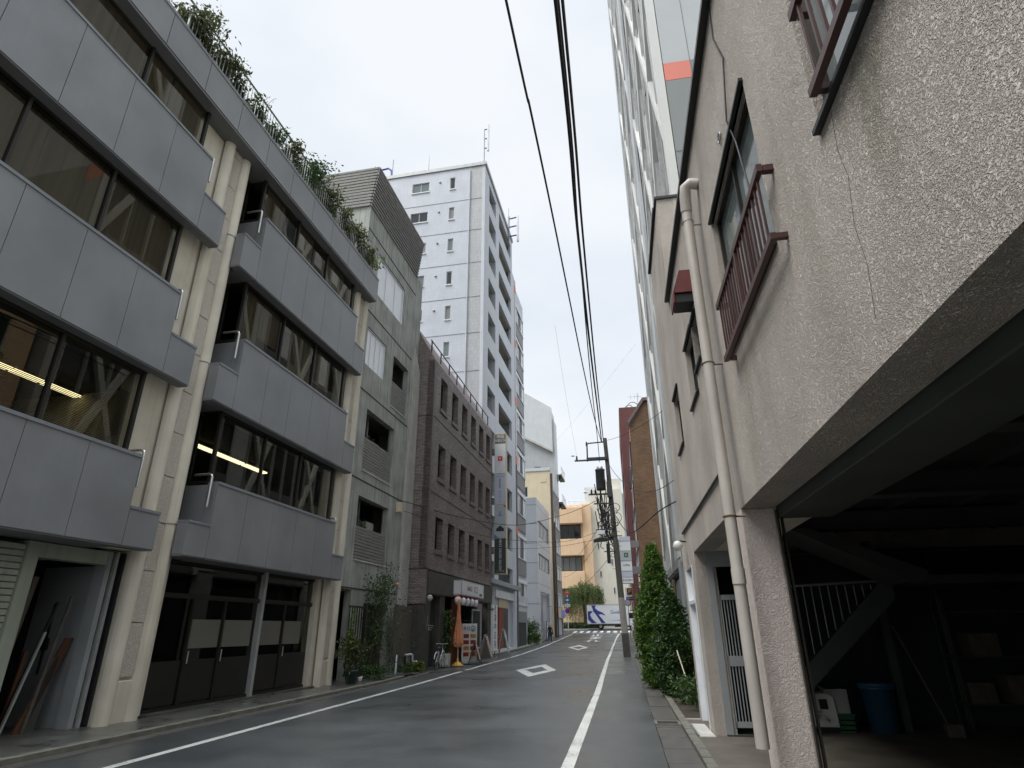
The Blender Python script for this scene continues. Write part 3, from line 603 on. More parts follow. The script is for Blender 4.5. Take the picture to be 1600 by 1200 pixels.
B1.part('store_door',MB().box(-11.2,-10.08,9.93,9.98,.05,2.75),'doorgrey',label='grey steel sheet door standing open inside the store'); B1.part('latch_bar',MB().box(-10.75,-10.72,9.9,9.93,.9,2.1).box(-10.8,-10.67,9.88,9.93,1.3,1.5),'black')
# ground floor, bay two: dark glass shopfront
sf=MB()
for y,wd,x0 in ((11.35,.07,-9.7),(17.62,.07,-9.7)): sf.box(-9.82,x0,y-wd/2,y+wd/2,.06,3.02)
sf.box(-9.82,-9.72,11.38,17.6,2.26,2.36).box(-9.82,-9.72,11.38,17.6,2.96,3.03).box(-9.82,-9.72,11.38,17.6,.06,.16)
o=B1.part('shopfront',sf,'dark_frame')
B1.part('mullion',MB().box(-9.78,-9.64,14.84,14.95,.06,3.02),'alu',o)
for y in (12.38,13.5,16.1): B1.part('mullion',MB().box(-9.8,-9.71,y-.03,y+.03,.16,2.26),'dark_frame',o)
B1.part('pane',MB().quad((-9.77,11.38,.1),(-9.77,17.6,.1),(-9.77,17.6,3.0),(-9.77,11.38,3.0)),'glass_shop',o)
for a,b in ((11.4,12.3),(12.45,13.44),(13.56,14.8),(15.0,16.05),(16.15,17.5)): B1.part('door_panel',MB().box(-9.765,-9.74,a,b,.2,1.02),'dark_frame',o)
for a,b in ((12.45,13.45),(13.55,14.7),(15.0,16.05),(16.15,17.1)): B1.part('frosted_film',MB().box(-9.764,-9.76,a,b,1.25,1.84),'frost',o)
for y in (12.45,13.57,16.2): B1.part('handle',MB().cyl((-9.7,y,.95),(-9.7,y,1.2),.015),'steel',o)
gd=MB(); gd.box(-9.72,-9.64,17.72,17.79,.06,3.02).box(-9.72,-9.62,18.02,18.10,.06,3.02); B1.part('shutter_guide',gd,'alu')
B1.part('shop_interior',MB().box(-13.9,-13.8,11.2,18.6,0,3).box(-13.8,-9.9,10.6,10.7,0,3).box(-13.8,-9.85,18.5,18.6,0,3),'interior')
B1.part('doorstep',MB().box(-9.95,-9.5,11.25,17.8,.04,.1),'pave')
# fluorescent battens seen through the glass
for lab,y,L,gp in (('lit ceiling batten just left of the window mullion, left of the pillars',7.2,1.1,0),('short lit ceiling batten right after the window mullion, left of the pillars',8.35,.6,0),('lit ceiling batten nearest the pillars behind the lower office window left of them',9.02,.8,0),
  ('lit ceiling batten nearest the pillars behind the lower office window right of them',13.3,.95,1),('middle lit ceiling batten behind the lower office window right of the pillars',14.3,1.3,1),('farthest lit ceiling batten behind the lower office window right of the pillars',15.7,1.1,1)):
    x=-11.5; t=Thing('ceiling_lamp',lab,'ceiling lamp',(x,y+L/2,6.36),'L',group='lit ceiling battens seen through the office windows')
    t.part('tube',MB().box(x-.09,x+.09,y,y+L,6.26,6.3),'lampw'); t.part('housing',MB().box(x-.12,x+.12,y,y+L,6.3,6.36),'doorgrey')
# timbers leaning in the store
tm=[('red-brown plank leaning furthest right in the open store',-10.15,9.75,.16,1.5,.55,'plank'),('thin strip of wood leaning against the grey sheet in the store',-10.1,9.6,.05,2.2,.3,'wood'),('long timber beam standing in the middle of the open store',-10.3,8.95,.1,2.5,.25,'wood'),
 ('dark round pole leaning at the back of the open store',-10.6,8.75,.05,2.6,.2,'wood'),('orange-brown post standing beside the light beam in the store',-10.25,9.12,.07,1.3,.1,'plank'),('grey aluminium bar leaning between the timbers in the store',-10.15,9.3,.04,1.6,.35,'alu'),('short dark board standing at the right jamb of the store',-10.15,9.55,.16,1.2,.15,'interior'),('black steel angle leaning over the red-brown plank in the store',-10.2,9.45,.04,2.1,.5,'black')]
tm+=[('dark brown board deep in the open store, %s'%w_,-10.4-.12*i,8.7+.13*i,.06+.02*(i%3),2.0+.17*((i*5)%4),.15+.05*(i%4),('wood','dark_frame','plank','wood','bark')[i%5]) for i,w_ in enumerate(('first from the left jamb','second from the left jamb','third from the left jamb','fourth from the left jamb','fifth from the left jamb','sixth from the left jamb'))]
for lb,x,y,wd,h,ln,m in tm:
    mb=MB(); mb.prism([(y-ln,.05),(y-ln+wd,.05),(y+wd,h),(y,h)],'x',x-.02,x+.02); solo('timber_board',mb,m,lb,'timber','timbers leaning in the store','',frame='L',bevel=.003)
# ================= LEFT: raw concrete building =================
B2=Thing('concrete_building','raw grey concrete building with slatted balcony screens and a slatted roof screen','building',(-9.85,18.9,0),'L')
O2=[(20.1,23.2,14.75,16.7),(19.72,21.62,11.32,12.95),(22.45,24.25,10.55,12.9),(20.3,23.1,7.2,9.62),(20.25,23.1,3.95,6.2),(19.15,20.35,0.0,2.9),(21.45,23.65,.1,2.5)]
B2.part('wall',MB().wall('x',-10.1,-9.85,18.9,25.45,0,18.35,O2),'concrete')
bk=MB(); bk.box(-16,-10.1,18.9,19.1,0,18.3).box(-16,-10.1,25.2,25.45,0,18.3).box(-16,-10.1,19.1,25.2,18.0,18.3)
B2.part('side_wall',bk,'concrete')
B2.part('back_wall',MB().box(-11.6,-11.5,19.1,25.2,0,18),'dark')
for z in (2.95,6.75,10.2,13.6): B2.part('floor_slab',MB().box(-11.5,-10.1,19.1,25.2,z-.1,z+.1),'concrete')
for z in (2.95,6.78,10.22,13.62,17.2): B2.part('groove_trim',MB().box(-9.86,-9.835,18.92,24.55,z-.02,z+.02),'dark')
p=MB(); p.prism([(24.62,0),(25.5,0),(25.5,13.3),(24.62,14.3)],'x',-10.0,-9.72); B2.part('pilaster',p,'concrete_l',bevel=.01)
window(B2,'x',-9.9,20.1,23.2,14.75,16.7,cols=3,fw=.06,frame='white',pane='whitef')
window(B2,'x',-9.9,19.72,21.62,11.32,12.95,cols=4,fw=.05,frame='white',pane='whitef')
for (a,b,z0,z1) in ((22.45,24.25,10.55,11.7),(20.3,23.1,7.2,8.5),(20.25,23.1,3.95,5.1)):
    m1=MB(); z=z0+.04
    while z<z1: m1.box(-9.93,-9.89,a+.03,b-.03,z,z+.095); z+=.115
    o=B2.part('slatted_screen',m1,'slat'); B2.part('sill',MB().box(-9.98,-9.82,a,b,z0-.06,z0+.0),'concrete_l',o)
for (y,z) in ((23.3,11.75),(22.3,8.45),(22.4,5.2)):   # clutter on the balconies
    B2.part('air_conditioner',MB().box(-10.6,-10.3,y-.35,y+.35,z-.3,z+.35),'concrete_l',bevel=.02)
    c=MB(); foliage(c,[(-10.2+random.uniform(-.1,.1),y-.9+random.uniform(-.35,.35),z+random.uniform(-.2,.3)) for _ in range(60)],.07); o=fol_obj('balcony_greenery',c,'leafs',B2.base); o.parent=B2.o
for (y,z0,z1) in ((21.3,7.3,9.6),(21.2,4.0,6.2)): B2.part('balcony_post',MB().box(-10.3,-10.24,y,y+.05,z0,z1),'galv')
sc=MB(); 
for i in range(13):
    z=18.28+i*.16; o_=.02*i
    sc.box(-9.86+o_,-9.80+o_,18.85,24.6,z,z+.1); sc.box(-13.5,-9.87+o_,18.82-.0,18.88,z,z+.1)
sc.box(-9.9,-9.87,18.9,24.6,18.3,20.3)
B2.part('roof_screen',sc,'slat')
for y in (19,20.4,21.8,23.2,24.4): B2.part('screen_post',MB().box(-9.95,-9.9,y,y+.06,18.3,20.55),'galv')
B2.part('recess_pillar',MB().box(-10.6,-10.35,19.5,19.8,0,2.9),'concrete_l')
B2.part('door',MB().box(-10.05,-10.0,21.5,23.6,.1,2.45),'dark_frame'); B2.part('lamp_box',MB().box(-9.84,-9.62,23.82,24.02,6.2,6.62),'creamwall',bevel=.01,label='small yellowish wooden box fixed on the concrete wall')
# gate and plank fence
t=Thing('garden_gate','dark metal bar gate standing open before the concrete building','gate',(-9.3,19.3,0),'L'); m1=MB(); m1.box(-9.3,-9.26,19.15,20.35,2.28,2.34).box(-9.3,-9.26,19.15,20.35,.25,.31); t.part('rail',m1,'dark_frame')
for i in range(7): y=19.2+i*.18; t.part('bar',MB().box(-9.295,-9.265,y,y+.03,.31,2.28),'dark_frame')
t.part('gate_post',MB().box(-9.33,-9.23,20.35,20.47,0,2.42),'dark_frame')
t=Thing('timber_fence','weathered vertical plank fence between the doorway and the brown tiled building','fence',(-9.45,24.4,0),'L'); m1=MB(); y=23.55; rr=random.Random(5)
while y<25.55: m1.box(-9.5+rr.uniform(-.01,.01),-9.46,y,y+.135,.62+rr.uniform(-.02,.02),2.5+rr.uniform(-.03,.03)); y+=.145
t.part('plank_panel',m1,'wood')
for y in (23.6,24.55,25.45): t.part('post',MB().box(-9.55,-9.5,y,y+.07,0,2.4),'galv')
t=Thing('gas_pipe','white gas pipe bending along the foot of the plank fence','pipe',(-9.3,24.6,0),'L')
t.part('pipe_run',MB().tube([(-9.35,23.7,.02),(-9.35,23.7,.62),(-9.35,23.75,.68)],.04).tube([(-9.35,24.6,.66),(-9.3,25.2,.66),(-9.28,25.25,.62),(-9.28,25.28,.42),(-9.25,25.33,.38),(-9.2,25.75,.38),(-9.18,25.8,.34),(-9.18,25.82,.02)],.04),'white')
t.part('branch',MB().tube([(-9.3,24.7,.02),(-9.3,24.7,.62)],.03).tube([(-9.3,24.95,.3),(-9.3,24.95,.64)],.02),'galv')
# ================= LEFT: brown tiled building =================
B3=Thing('brown_tile_building','brown tiled building with rows of narrow deep windows and a restaurant below','building',(-9,25.6,0),'L')
wy=[26.65,28.62,30.55,32.5,34.4,36.25]; rows=[(11.82,13.5),(8.32,9.98),(4.98,6.46)]
ho=[(y,y+1.12,a,b) for a,b in rows for y in wy]
B3.part('wall',MB().wall('x',-9.35,-9.0,25.6,38.0,4.05,14.0,ho),'browntile')
ss=MB(); ss.prism([(-9.0,2.62),(-9.0,14.0),(-10.2,16.15),(-16,16.15),(-16,2.62)],'y',25.6,25.85); B3.part('side_wall',ss,'browntile')
B3.part('side_wall',MB().prism([(-9.0,2.6),(-9.0,14.0),(-10.2,16.15),(-16,16.15),(-16,2.6)],'y',37.75,38.0),'browntile')
B3.part('roof',MB().add([(-9.0,25.6,14.02),(-9.0,38,14.02),(-10.2,38,16.17),(-10.2,25.6,16.17),(-16,25.6,16.17),(-16,38,16.17)],[(0,1,2,3),(3,2,5,4)]),'browncap')
g3=MB()
for z in (4.06,7.5,11.12): g3.box(-9.0,-8.985,25.6,38,z-.025,z+.0); 
for z in (4.06,7.5,11.12): g3.box(-10,-9.0,25.585,25.6,z-.025,z)
B3.part('groove_trim',g3,'dark'); B3.part('corner_trim',MB().box(-9.02,-8.985,25.58,25.75,4.1,13.98),'browncap')
for a,b in rows:
    for y in wy:
        o=window(B3,'x',-9.27,y+.02,y+1.1,a+.02,b-.02,cols=1,fw=.05,frame='dark_frame')
        B3.part('sill',MB().box(-9.25,-8.93,y-.03,y+1.15,a-.2,a),'browncap',o,bevel=.01)
B3.part('roof_railing',MB().tube([(-9.3,25.7,15.2),(-9.3,38,15.2)],.03).tube([(-9.3,25.7,14.5),(-9.3,38,14.5)],.02),'dark_frame')
for i in range(9): y=25.8+i*1.5; B3.part('post',MB().box(-9.33,-9.27,y,y+.05,14.0,15.2),'dark_frame')
# street level
ho=[(26.5,27.85,.05,3.0),(28.6,34.35,.05,3.12),(34.75,37.2,.95,3.0)]
B3.part('street_wall',MB().wall('x',-9.4,-9.03,25.75,38.0,0,4.03,ho).box(-10,-9.03,25.62,25.74,0,2.58),'darkstone')
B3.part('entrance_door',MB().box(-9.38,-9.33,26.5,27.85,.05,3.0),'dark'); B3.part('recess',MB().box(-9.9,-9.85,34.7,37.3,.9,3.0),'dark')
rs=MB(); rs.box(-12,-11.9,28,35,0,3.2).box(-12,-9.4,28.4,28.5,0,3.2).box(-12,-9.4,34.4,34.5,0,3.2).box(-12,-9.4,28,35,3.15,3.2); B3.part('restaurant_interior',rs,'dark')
B3.part('timber_partition',MB().box(-9.9,-9.82,32.3,34.3,0.05,3.1),'cardw',label='orange timber panel at the back of the restaurant entrance')
B3.part('beam',MB().box(-9.03,-8.95,25.9,29.65,3.05,3.98),'darkstone'); B3.part('beam',MB().box(-9.03,-8.95,34.3,38.0,3.05,3.98),'darkstone')
B3.part('globe_lamp',MB().lathe([(0,-.13),(.08,-.11),(.13,0),(.08,.11),(0,.13)],(-8.86,25.9,2.85),16),'concrete_l'); B3.part('globe_lamp',MB().lathe([(0,-.13),(.08,-.11),(.13,0),(.08,.11),(0,.13)],(-8.83,37.55,2.75),16),'concrete_l')
# ================= LEFT: white apartment tower =================
B4=Thing('apartment_tower','tall white and grey tiled apartment tower with deep balconies facing the street','building',(-9.7,37.8,0),'L')
zt=37.9; FH=3.08
wi=[]; 
for k in range(8): z=35.5-FH*k; wi.append((-12.72,-12.28,z,z+1.2)); wi.append((-16.05,-14.55,z+.1,z+1.1))
s4=MB().wall('y',37.8,38.05,-23,-10.92,0,zt-.35,wi); B4.part('side_wall',s4,'whitetile')
B4.part('side_wall',MB().box(-10.92,-9.95,37.8,38.05,0,zt-.35),'greytile',label='light grey tiled strip beside the corner pier')
for i,(a,b,z0,z1) in enumerate(wi): 
    o=window(B4,'y',37.86,a,b,z0,z1,cols=1 if b-a<1 else 2,fw=.05,frame='alu',pane=('gdark','gsky','grey')[i%3],sgn=-1); B4.part('sill',MB().box(a-.05,b+.05,37.72,37.8,z0-.08,z0),'white',o)
fl=MB()
for k in range(11): z=34.2-FH*k; fl.box(-23,-9.96,37.78,37.8,z-.03,z+.0)
B4.part('floor_joint',fl,'grey')
for k in range(8): B4.part('vent_hood',MB().lathe([(0,-.1),(.09,-.08),(.09,0),(.0,0)],(-13.6,37.79,36.4-FH*k),10,'y'),'alu')
B4.part('rain_pipe',MB().cyl((-10.98,37.72,0),(-10.98,37.72,37.2),.05,n=8),'greyfar')
B4.part('roof_edge',MB().box(-23.1,-9.6,37.7,38.1,zt-.35,zt-.02),'galv'); B4.part('roof_edge',MB().box(-9.95,-9.6,38.1,49,zt-.35,zt),'galv'); B4.part('roof',MB().box(-23,-9.95,38.1,49,zt-.6,zt-.3),'greyfar')
ho=[]
for k in range(11):
    a=35.0-FH*k; ho+= [(39.28,41.76,a,a+1.72),(43.05,48.22,a,a+1.72)]
ho+=[(41.9,48.3,.3,3.6)]
B4.part('street_wall',MB().wall('x',-9.95,-9.7,37.8,48.9,0,zt-.35,[h for h in ho]),'whiteconc')
bk=MB(); bk.box(-11.2,-11.1,38.05,48.9,4,zt-.6).box(-16,-9.95,48.7,48.9,0,zt-.6).box(-11.1,-9.95,41.76,43.05,4,zt-.6); B4.part('recess_wall',bk,'greyfar')
for k in range(12):
    z=36.72-FH*k; B4.part('balcony_slab',MB().box(-11.1,-9.95,39.0,48.7,z,z+.2),'ceil')
for k in range(11):
    z=35.0-FH*k
    for a,b in ((39.5,41.5),(43.4,45.4),(45.9,47.9)): B4.part('balcony_door',MB().box(-11.1,-11.05,a,b,z-1.0,z+1.1),'gdark')
    rl=MB().tube([(-9.83,39.28,z+.08),(-9.83,41.76,z+.08)],.03,6).tube([(-9.83,43.05,z+.08),(-9.83,48.22,z+.08)],.03,6); B4.part('handrail',rl,'galv')
# its street level
B4.part('canopy_beam',MB().box(-9.7,-9.2,38.3,49,4.35,4.65),'doorgrey'); B4.part('entrance_surround',MB().box(-10.0,-9.9,41.9,48.3,.3,4.3),'whiteconc')
B4.part('entrance_door',MB().box(-9.9,-9.8,43.7,45.2,.3,3.0),'cardw'); B4.part('entrance_door',MB().box(-9.9,-9.8,45.2,46.8,.3,3.0),'black')
B4.part('transom_panel',MB().box(-9.9,-9.78,43.7,46.8,3.0,3.6),'creamwall')
B4.part('printed_panel',MB().box(-9.75,-9.66,38.4,41.6,3.7,4.3),'graf'); B4.part('printed_panel',MB().box(-9.7,-9.62,41.9,48.4,3.6,4.1),'signw')
# antennas on the roof
def antenna(x,y,z,h,lab,small=0):
    t=Thing('rooftop_antenna',lab,'antenna',(x,y,z),'L',group='mobile antennas on the tower roof')
    t.part('mast',MB().cyl((x,y,z),(x,y,z+h*.9),.05,n=8),'galv'); t.part('antenna_panel',MB().box(x+.25,x+.42,y-.1,y+.1,z+h*.35,z+h),'white',bevel=.02)
    m=MB()
    for q in (.42,.65,.88): m.tube([(x,y,z+h*q),(x+.3,y,z+h*q+.05)],.05,6)
    t.part('bracket',m,'navy' if small else 'black')
antenna(-9.95,38.3,zt,4.6,'tall white antenna panel on a dark mast at the street corner of the tower roof')
t=Thing('rooftop_antenna','low white antenna on a bent blue bracket at the left end of the tower roof','antenna',(-19.2,38.4,zt),'L',group='mobile antennas on the tower roof')
t.part('antenna_panel',MB().box(-19.85,-19.65,38.3,38.5,zt-.2,zt+1.9),'white'); t.part('bracket',MB().tube([(-19.7,38.4,zt+1.4),(-18.7,38.4,zt+1.5),(-18.4,38.4,zt+1.2),(-18.3,38.4,zt+.3)],.09).tube([(-19.7,38.4,zt+.5),(-18.3,38.4,zt+.5)],.07),'navy'); t.part('mast',MB().cyl((-18.3,38.4,zt-.1),(-18.3,38.4,zt+2.4),.04,n=6),'galv')
t=Thing('lightning_rod','thin grey lightning rod in the middle of the tower roof','rod',(-14.9,38.3,zt),'L'); t.part('rod',MB().cyl((-14.9,38.3,zt-.2),(-14.9,38.3,zt+2.1),.05,.012,8),'galv'); t.part('base',MB().cyl((-14.9,38.3,zt-.25),(-14.9,38.3,zt+.1),.12,n=8),'galv')
t=Thing('rooftop_antenna','white antenna on navy brackets hanging off the street face of the tower roof','antenna',(-9.5,47.0,zt-1),'L',group='mobile antennas on the tower roof')
t.part('mast',MB().cyl((-9.62,47,zt-1.4),(-9.62,47,zt+1.4),.09,n=8).cyl((-9.62,47,zt+1.4),(-9.62,47,zt+2.4),.03,n=6),'galv'); m=MB()
for z in (zt-1.0,zt+.1,zt+1.1): m.tube([(-9.62,47,z),(-8.75,47,z+.1)],.07)
t.part('bracket',m,'navy'); t.part('antenna_panel',MB().box(-8.82,-8.62,46.9,47.1,zt-1.7,zt+1.4),'white',bevel=.02)
# projecting sign column between brown building and tower
SG=Thing('sign_column','tall projecting sign column with stacked company panels between the brown building and the tower','sign',(-8.6,38.85,4.85),'L')
SG.part('casing',MB().box(-8.99,-8.18,38.62,39.0,4.8,14.2),'creamwall',bevel=.01)
pz=[(13.48,14.12,'signtop'),(11.35,13.42,'signw'),(9.25,11.3,'signblue'),(7.08,9.2,'signgrey'),(4.88,7.03,'signdark')]
pp=[]
for z0,z1,m in pz: pp.append(SG.part('sign_panel',MB().box(-8.955,-8.215,38.59,38.62,z0,z1),m))
U=(1,0,0); Vv=(0,0,1); yf=38.586; xc=-8.585
text(SG,'神田',.26,(xc,yf,13.94),U,Vv,'whitep',pp[0]); text(SG,'大石ビル',.2,(xc,yf,13.66),U,Vv,'whitep',pp[0])
SG.part('emblem',MB().box(xc-.16,xc+.16,38.575,38.59,12.22,12.54),'red',pp[1]); text(SG,'JE',.2,(xc,38.57,12.38),U,Vv,'whitep',pp[1])
text(SG,'WIZARD',.14,(xc,yf,11.12),U,Vv,'ltblue',pp[2])
for i,ch in enumerate('株式会社 ウィザード'):
    if ch!=' ': text(SG,ch if ch!='ー' else '|',.155,(xc-.02,yf,10.9-i*.165),U,Vv,'ink',pp[2])
text(SG,'g',.42,(xc,yf,8.72),U,Vv,'ltblue',pp[3]); text(SG,'DESIGN LAB',.07,(xc,yf,8.5),U,Vv,'ink',pp[3])
SG.part('emblem',MB().prism([(xc-.26,7.5),(xc+.26,7.5),(xc+.26,7.66),(xc,7.86),(xc-.26,7.66)],'y',38.575,38.59),'ink',pp[3])
SG.part('corner_stripe',MB().prism([(-8.95,7.1),(-8.7,7.1),(-8.95,7.32)],'y',38.58,38.59),'ltblue',pp[3]); SG.part('corner_stripe',MB().prism([(-8.22,9.17),(-8.4,9.17),(-8.22,9.0)],'y',38.58,38.59),'red',pp[3])
text(SG,"MEN'S ORDER SALON",.235,(xc,yf,6.05),(0,0,-1),(1,0,0),'whitep',pp[4],sx=.86); text(SG,'―― 〒101-00',.09,(xc,yf,5.0),U,Vv,'whitep',pp[4])
m=MB(); 
for z in (12.9,9.5,6.3): SG.part('wall_bracket',MB().box(-9.3,-8.99,38.55,38.95,z-.2,z+.2),'grey',bevel=.02)
# ================= LEFT: white office with orange marks (measured at 1.1 depth) =================
B5=Thing('white_office_tower','slim white office tower with dark grey spandrels and small orange squares up its near edge','building',(-9.9,50,0),'L')
B5.part('street_wall',MB().box(-16,-10.05,48.95,56.4,0,34.2),'whiteconc')
B5.part('edge_pier',MB().box(-10.1,-9.75,49.0,50.1,0,34.2),'whiteconc'); B5.part('edge_strip',MB().box(-10.0,-9.72,50.14,50.7,15,34.0),'alu'); B5.part('edge_strip',MB().box(-10.0,-9.72,50.14,50.7,0.5,15),'black')
for z in (33.0,26.9,21.0,15.4,9.3): B5.part('orange_mark',MB().box(-9.74,-9.70,50.12,50.73,z-.35,z+.35),'orange')
for k in range(9):
    zb=14.94-3.82*2+3.82*k-3.82*1
    if zb<3 or zb>33: continue
    hi=min(zb+1.75,34)
    B5.part('spandrel',MB().box(-10.05,-9.96,51.0,55.9,zb-1.4,zb-.05),'grey')
    m=MB(); m.box(-10.05,-9.9,51.0,55.9,zb-.05,zb+.02).box(-10.05,-9.9,51.0,55.9,hi,hi+.3)
    for y in (51.0,52.55,54.6,55.85): m.box(-10.05,-9.93,y-.04,y+.04,zb+.02,hi)
    o=B5.part('window',m,'white')
    B5.part('pane',MB().box(-10.05,-10.0,51.04,52.5,zb+.02,hi),'whitef',o); B5.part('pane',MB().box(-10.05,-10.0,52.6,53.7,zb+.02,hi),'gdark',o); B5.part('pane',MB().box(-10.05,-9.98,53.72,54.55,zb+.02,hi),'black',o); B5.part('pane',MB().box(-10.05,-10.0,54.65,55.8,zb+.02,hi),'whitef',o)
B5.part('entrance',MB().box(-10.05,-9.98,51.3,55.6,.2,2.9),'dark'); B5.part('lower_wall',MB().box(-10.05,-9.95,50.7,56.3,2.95,4.2),'greyfar')
# ================= LEFT: white panelled office with strip windows =================
B6=Thing('panel_office_building','low white panelled office with black strip windows and a tall dark entrance','building',(-9.6,60.3,0),'L')
B6.part('wall',MB().wall('x',-9.85,-9.6,60.3,69.2,0,14.05,[(61.3,68.4,10.3,11.95),(60.9,68.4,7.1,8.65),(61.6,67.8,.2,5.0)]).box(-11.2,-9.6,60.05,60.3,0,14.05).box(-16,-11.2,60.05,60.3,0,12.0),'wpanel')
B6.part('roof',MB().box(-16,-9.85,60.3,69.2,13.4,13.6),'galv'); B6.part('side_wall',MB().box(-16,-9.61,69.2,69.4,0,14.0),'wpanel')
for a,b,z0,z1 in ((61.3,68.4,10.3,11.95),(60.9,68.4,7.1,8.65)): window(B6,'x',-9.66,a,b,z0,z1,cols=7,fw=.09,frame='black',pane='whitef')
B6.part('entrance_recess',MB().box(-11.5,-11.4,61.4,68,0,5).box(-11.4,-9.85,61.4,61.6,0,5),'black'); B6.part('inner_wall',MB().box(-11.4,-9.86,64.8,67.8,.2,4.9),'whiteconc')
t=Thing('notice_stand','white notice board on a dark frame before the tall dark entrance','sign',(-9.5,65.5,zg(65.5)+.11),'L'); t.part('frame',MB().box(-9.62,-9.56,64.9,64.96,.4,2.3).box(-9.62,-9.56,66.1,66.16,.4,2.3).box(-9.62,-9.56,64.96,66.1,2.24,2.3).box(-9.62,-9.56,64.96,66.1,.7,.76),'black'); t.part('board',MB().box(-9.61,-9.57,64.96,66.1,1.0,2.24),'signw')
# ================= LEFT: cream-sided building with grey-brown street face =================
B8=Thing('cream_sided_building','building with cream side wall, grey-brown tiled street face and dark corner pipe','building',(-9.6,72,0),'L')
B8.part('side_wall',MB().wall('y',72.0,72.25,-15,-9.7,0,19.8,[(-13.4,-12.5,16.6,17.9),(-11.6,-10.7,9.8,11.6)]),'creamwall'); B8.part('roof_edge',MB().box(-15.1,-9.65,71.9,72.3,19.8,20.2).box(-9.9,-9.55,72.3,79.6,17.6,17.9),'greyfar')
ho=[(73.2,78.8,z,z+1.6) for z in (3.95,7.05,10.2,13.3)]
B8.part('street_wall',MB().wall('x',-9.85,-9.6,72.25,79.6,0,17.6,ho+[(73,78.8,.9,2.7)]),'greybrown'); B8.part('recess',MB().box(-10.2,-10.15,72.5,79.5,0,17),'dark')
for z in (3.95,7.05,10.2,13.3): window(B8,'x',-9.52,73.2,78.8,z,z+1.6,cols=3,fw=.14,depth=.12,frame='alu',pane='whitef')
window(B8,'y',72.03,-13.4,-12.5,16.6,17.9,cols=2,fw=.08,frame='alu',sgn=-1); window(B8,'y',72.03,-11.6,-10.7,9.8,11.6,cols=1,fw=.08,frame='alu',sgn=-1)
B8.part('corner_pipe',MB().box(-9.68,-9.42,71.85,72.2,.2,19.4),'pipebrown'); B8.part('corner_pipe',MB().box(-9.4,-9.3,72.3,72.8,.5,13.5),'black'); B8.part('vent_grille',MB().box(-10.9,-10.2,71.95,72.0,18.4,19.0),'creamwall')
B8.part('shop_sign',MB().box(-9.6,-9.3,73.0,79.4,2.75,3.8),'orangewall'); B8.part('shop_sign',MB().box(-9.3,-9.25,75.4,79,2.85,3.7),'ltblue'); B8.part('shutter',MB().box(-9.9,-9.7,73,78.8,.8,2.7),'greyfar')
# ================= LEFT: white metal-clad building behind it =================
B7=Thing('metal_clad_building','white corrugated metal-clad building rising behind the cream wall with a sloping roofline','building',(-10,82,0),'L')
B7.part('wall',MB().prism([(-15.2,0),(-10.15,0),(-10.15,29.6),(-10.45,29.9),(-10.45,31.0),(-14.4,33.6),(-15.2,33.9)],'y',81.5,84.2),'corr'); rb=MB()
for i in range(26): x=-15.1+i*.21; rb.box(x,x+.05,81.42,81.5,19,26.0)
B7.part('rib',rb,'corr',kind='stuff'); B7.part('cladding_band',MB().prism([(-15.2,27.7),(-10.4,25.0),(-10.4,31.4),(-14.4,34.1),(-15.2,34.4)],'y',81.0,81.4),'corr',label='upper white cladding standing proud of the wall below'); B7.part('ledge',MB().prism([(-15.2,27.4),(-10.4,24.7),(-10.4,25.0),(-15.2,27.7)],'y',80.9,81.45),'concrete_l')
B7.part('down_pipe',MB().cyl((-14.9,81.3,19),(-14.9,81.3,25.6),.12,n=8),'ltblue')
for z in (22.6,24.2-6.0+4.6-3.2): 
    B7.part('vent_row',MB().box(-13.1,-12.2,81.38,81.45,z+.1,z+.22).box(-11.7,-11.2,81.38,81.45,z-.3,z-.15),'grey')
for z,y1 in ((21.5,86.2),(17.6,86.6)):
    o=B7.part('fire_balcony',MB().prism([(-10.1,z),(-9.4,z),(-9.4,z+.2),(-10.1,z+.2)],'y',82,y1).prism([(-10.1,z-.6),(-10.05,z-.6),(-9.5,z),(-10.1,z)],'y',83,83.3),'gsteel')
    r=MB().tube([(-9.42,82,z+1.3),(-9.42,y1,z+1.3)],.03,6).tube([(-10.1,y1,z+1.3),(-9.42,y1,z+1.3)],.03,6)
    for i in range(8): q=82+(y1-82)*i/7; r.tube([(-9.42,q,z+.2),(-9.42,q,z+1.3)],.02,4)
    B7.part('railing',r,'white',o)
# ================= across the junction =================
BO=Thing('apricot_building','apricot-orange building with solid balcony bands and dark strip windows across the junction','building',(-7.5,98,1.4))
K=lambda z:1.6+(z-1.6)*98/85
zo=[(15.1,17.3),(10.75,13.05),(6.4,8.8),(2.4,4.6)]
BO.part('wall',MB().box(-16,-4.15,98.6,108,0,20.4),'orangewall'); BO.part('wall',MB().box(-5.35,-4.0,98,99,0,20.3),'orangewall',label='plain apricot corner pier')
for k,zt_ in enumerate((17.4,13.05,8.75,4.5)):
    z1=K(zt_); z0=K(zt_-2.2); BO.part('balcony_band',MB().box(-16,-5.36,97.2,98.6,z0,z1),'orangewall',bevel=.05)
    window(BO,'y',98.5,-9.8,-5.8,z0-2.35,z0-.05,cols=4,fw=.1,depth=.1,frame='dark_frame',pane='gdark' if k==0 else 'gsky',sgn=-1)
r=MB().tube([(-14,97.6,K(18.3)),(-5.5,97.6,K(18.3))],.05)
for i in range(10): x=-14+i*.94; r.tube([(x,97.6,K(17.4)),(x,97.6,K(18.3))],.04)
BO.part('roof_railing',r,'white'); BO.part('ground_shop',MB().box(-9.9,-8.5,98.4,98.55,1.4,4.1),'signw')
BC=Thing('cream_building','tall cream building with tiny slit windows across the junction','building',(-2,99,1.4))
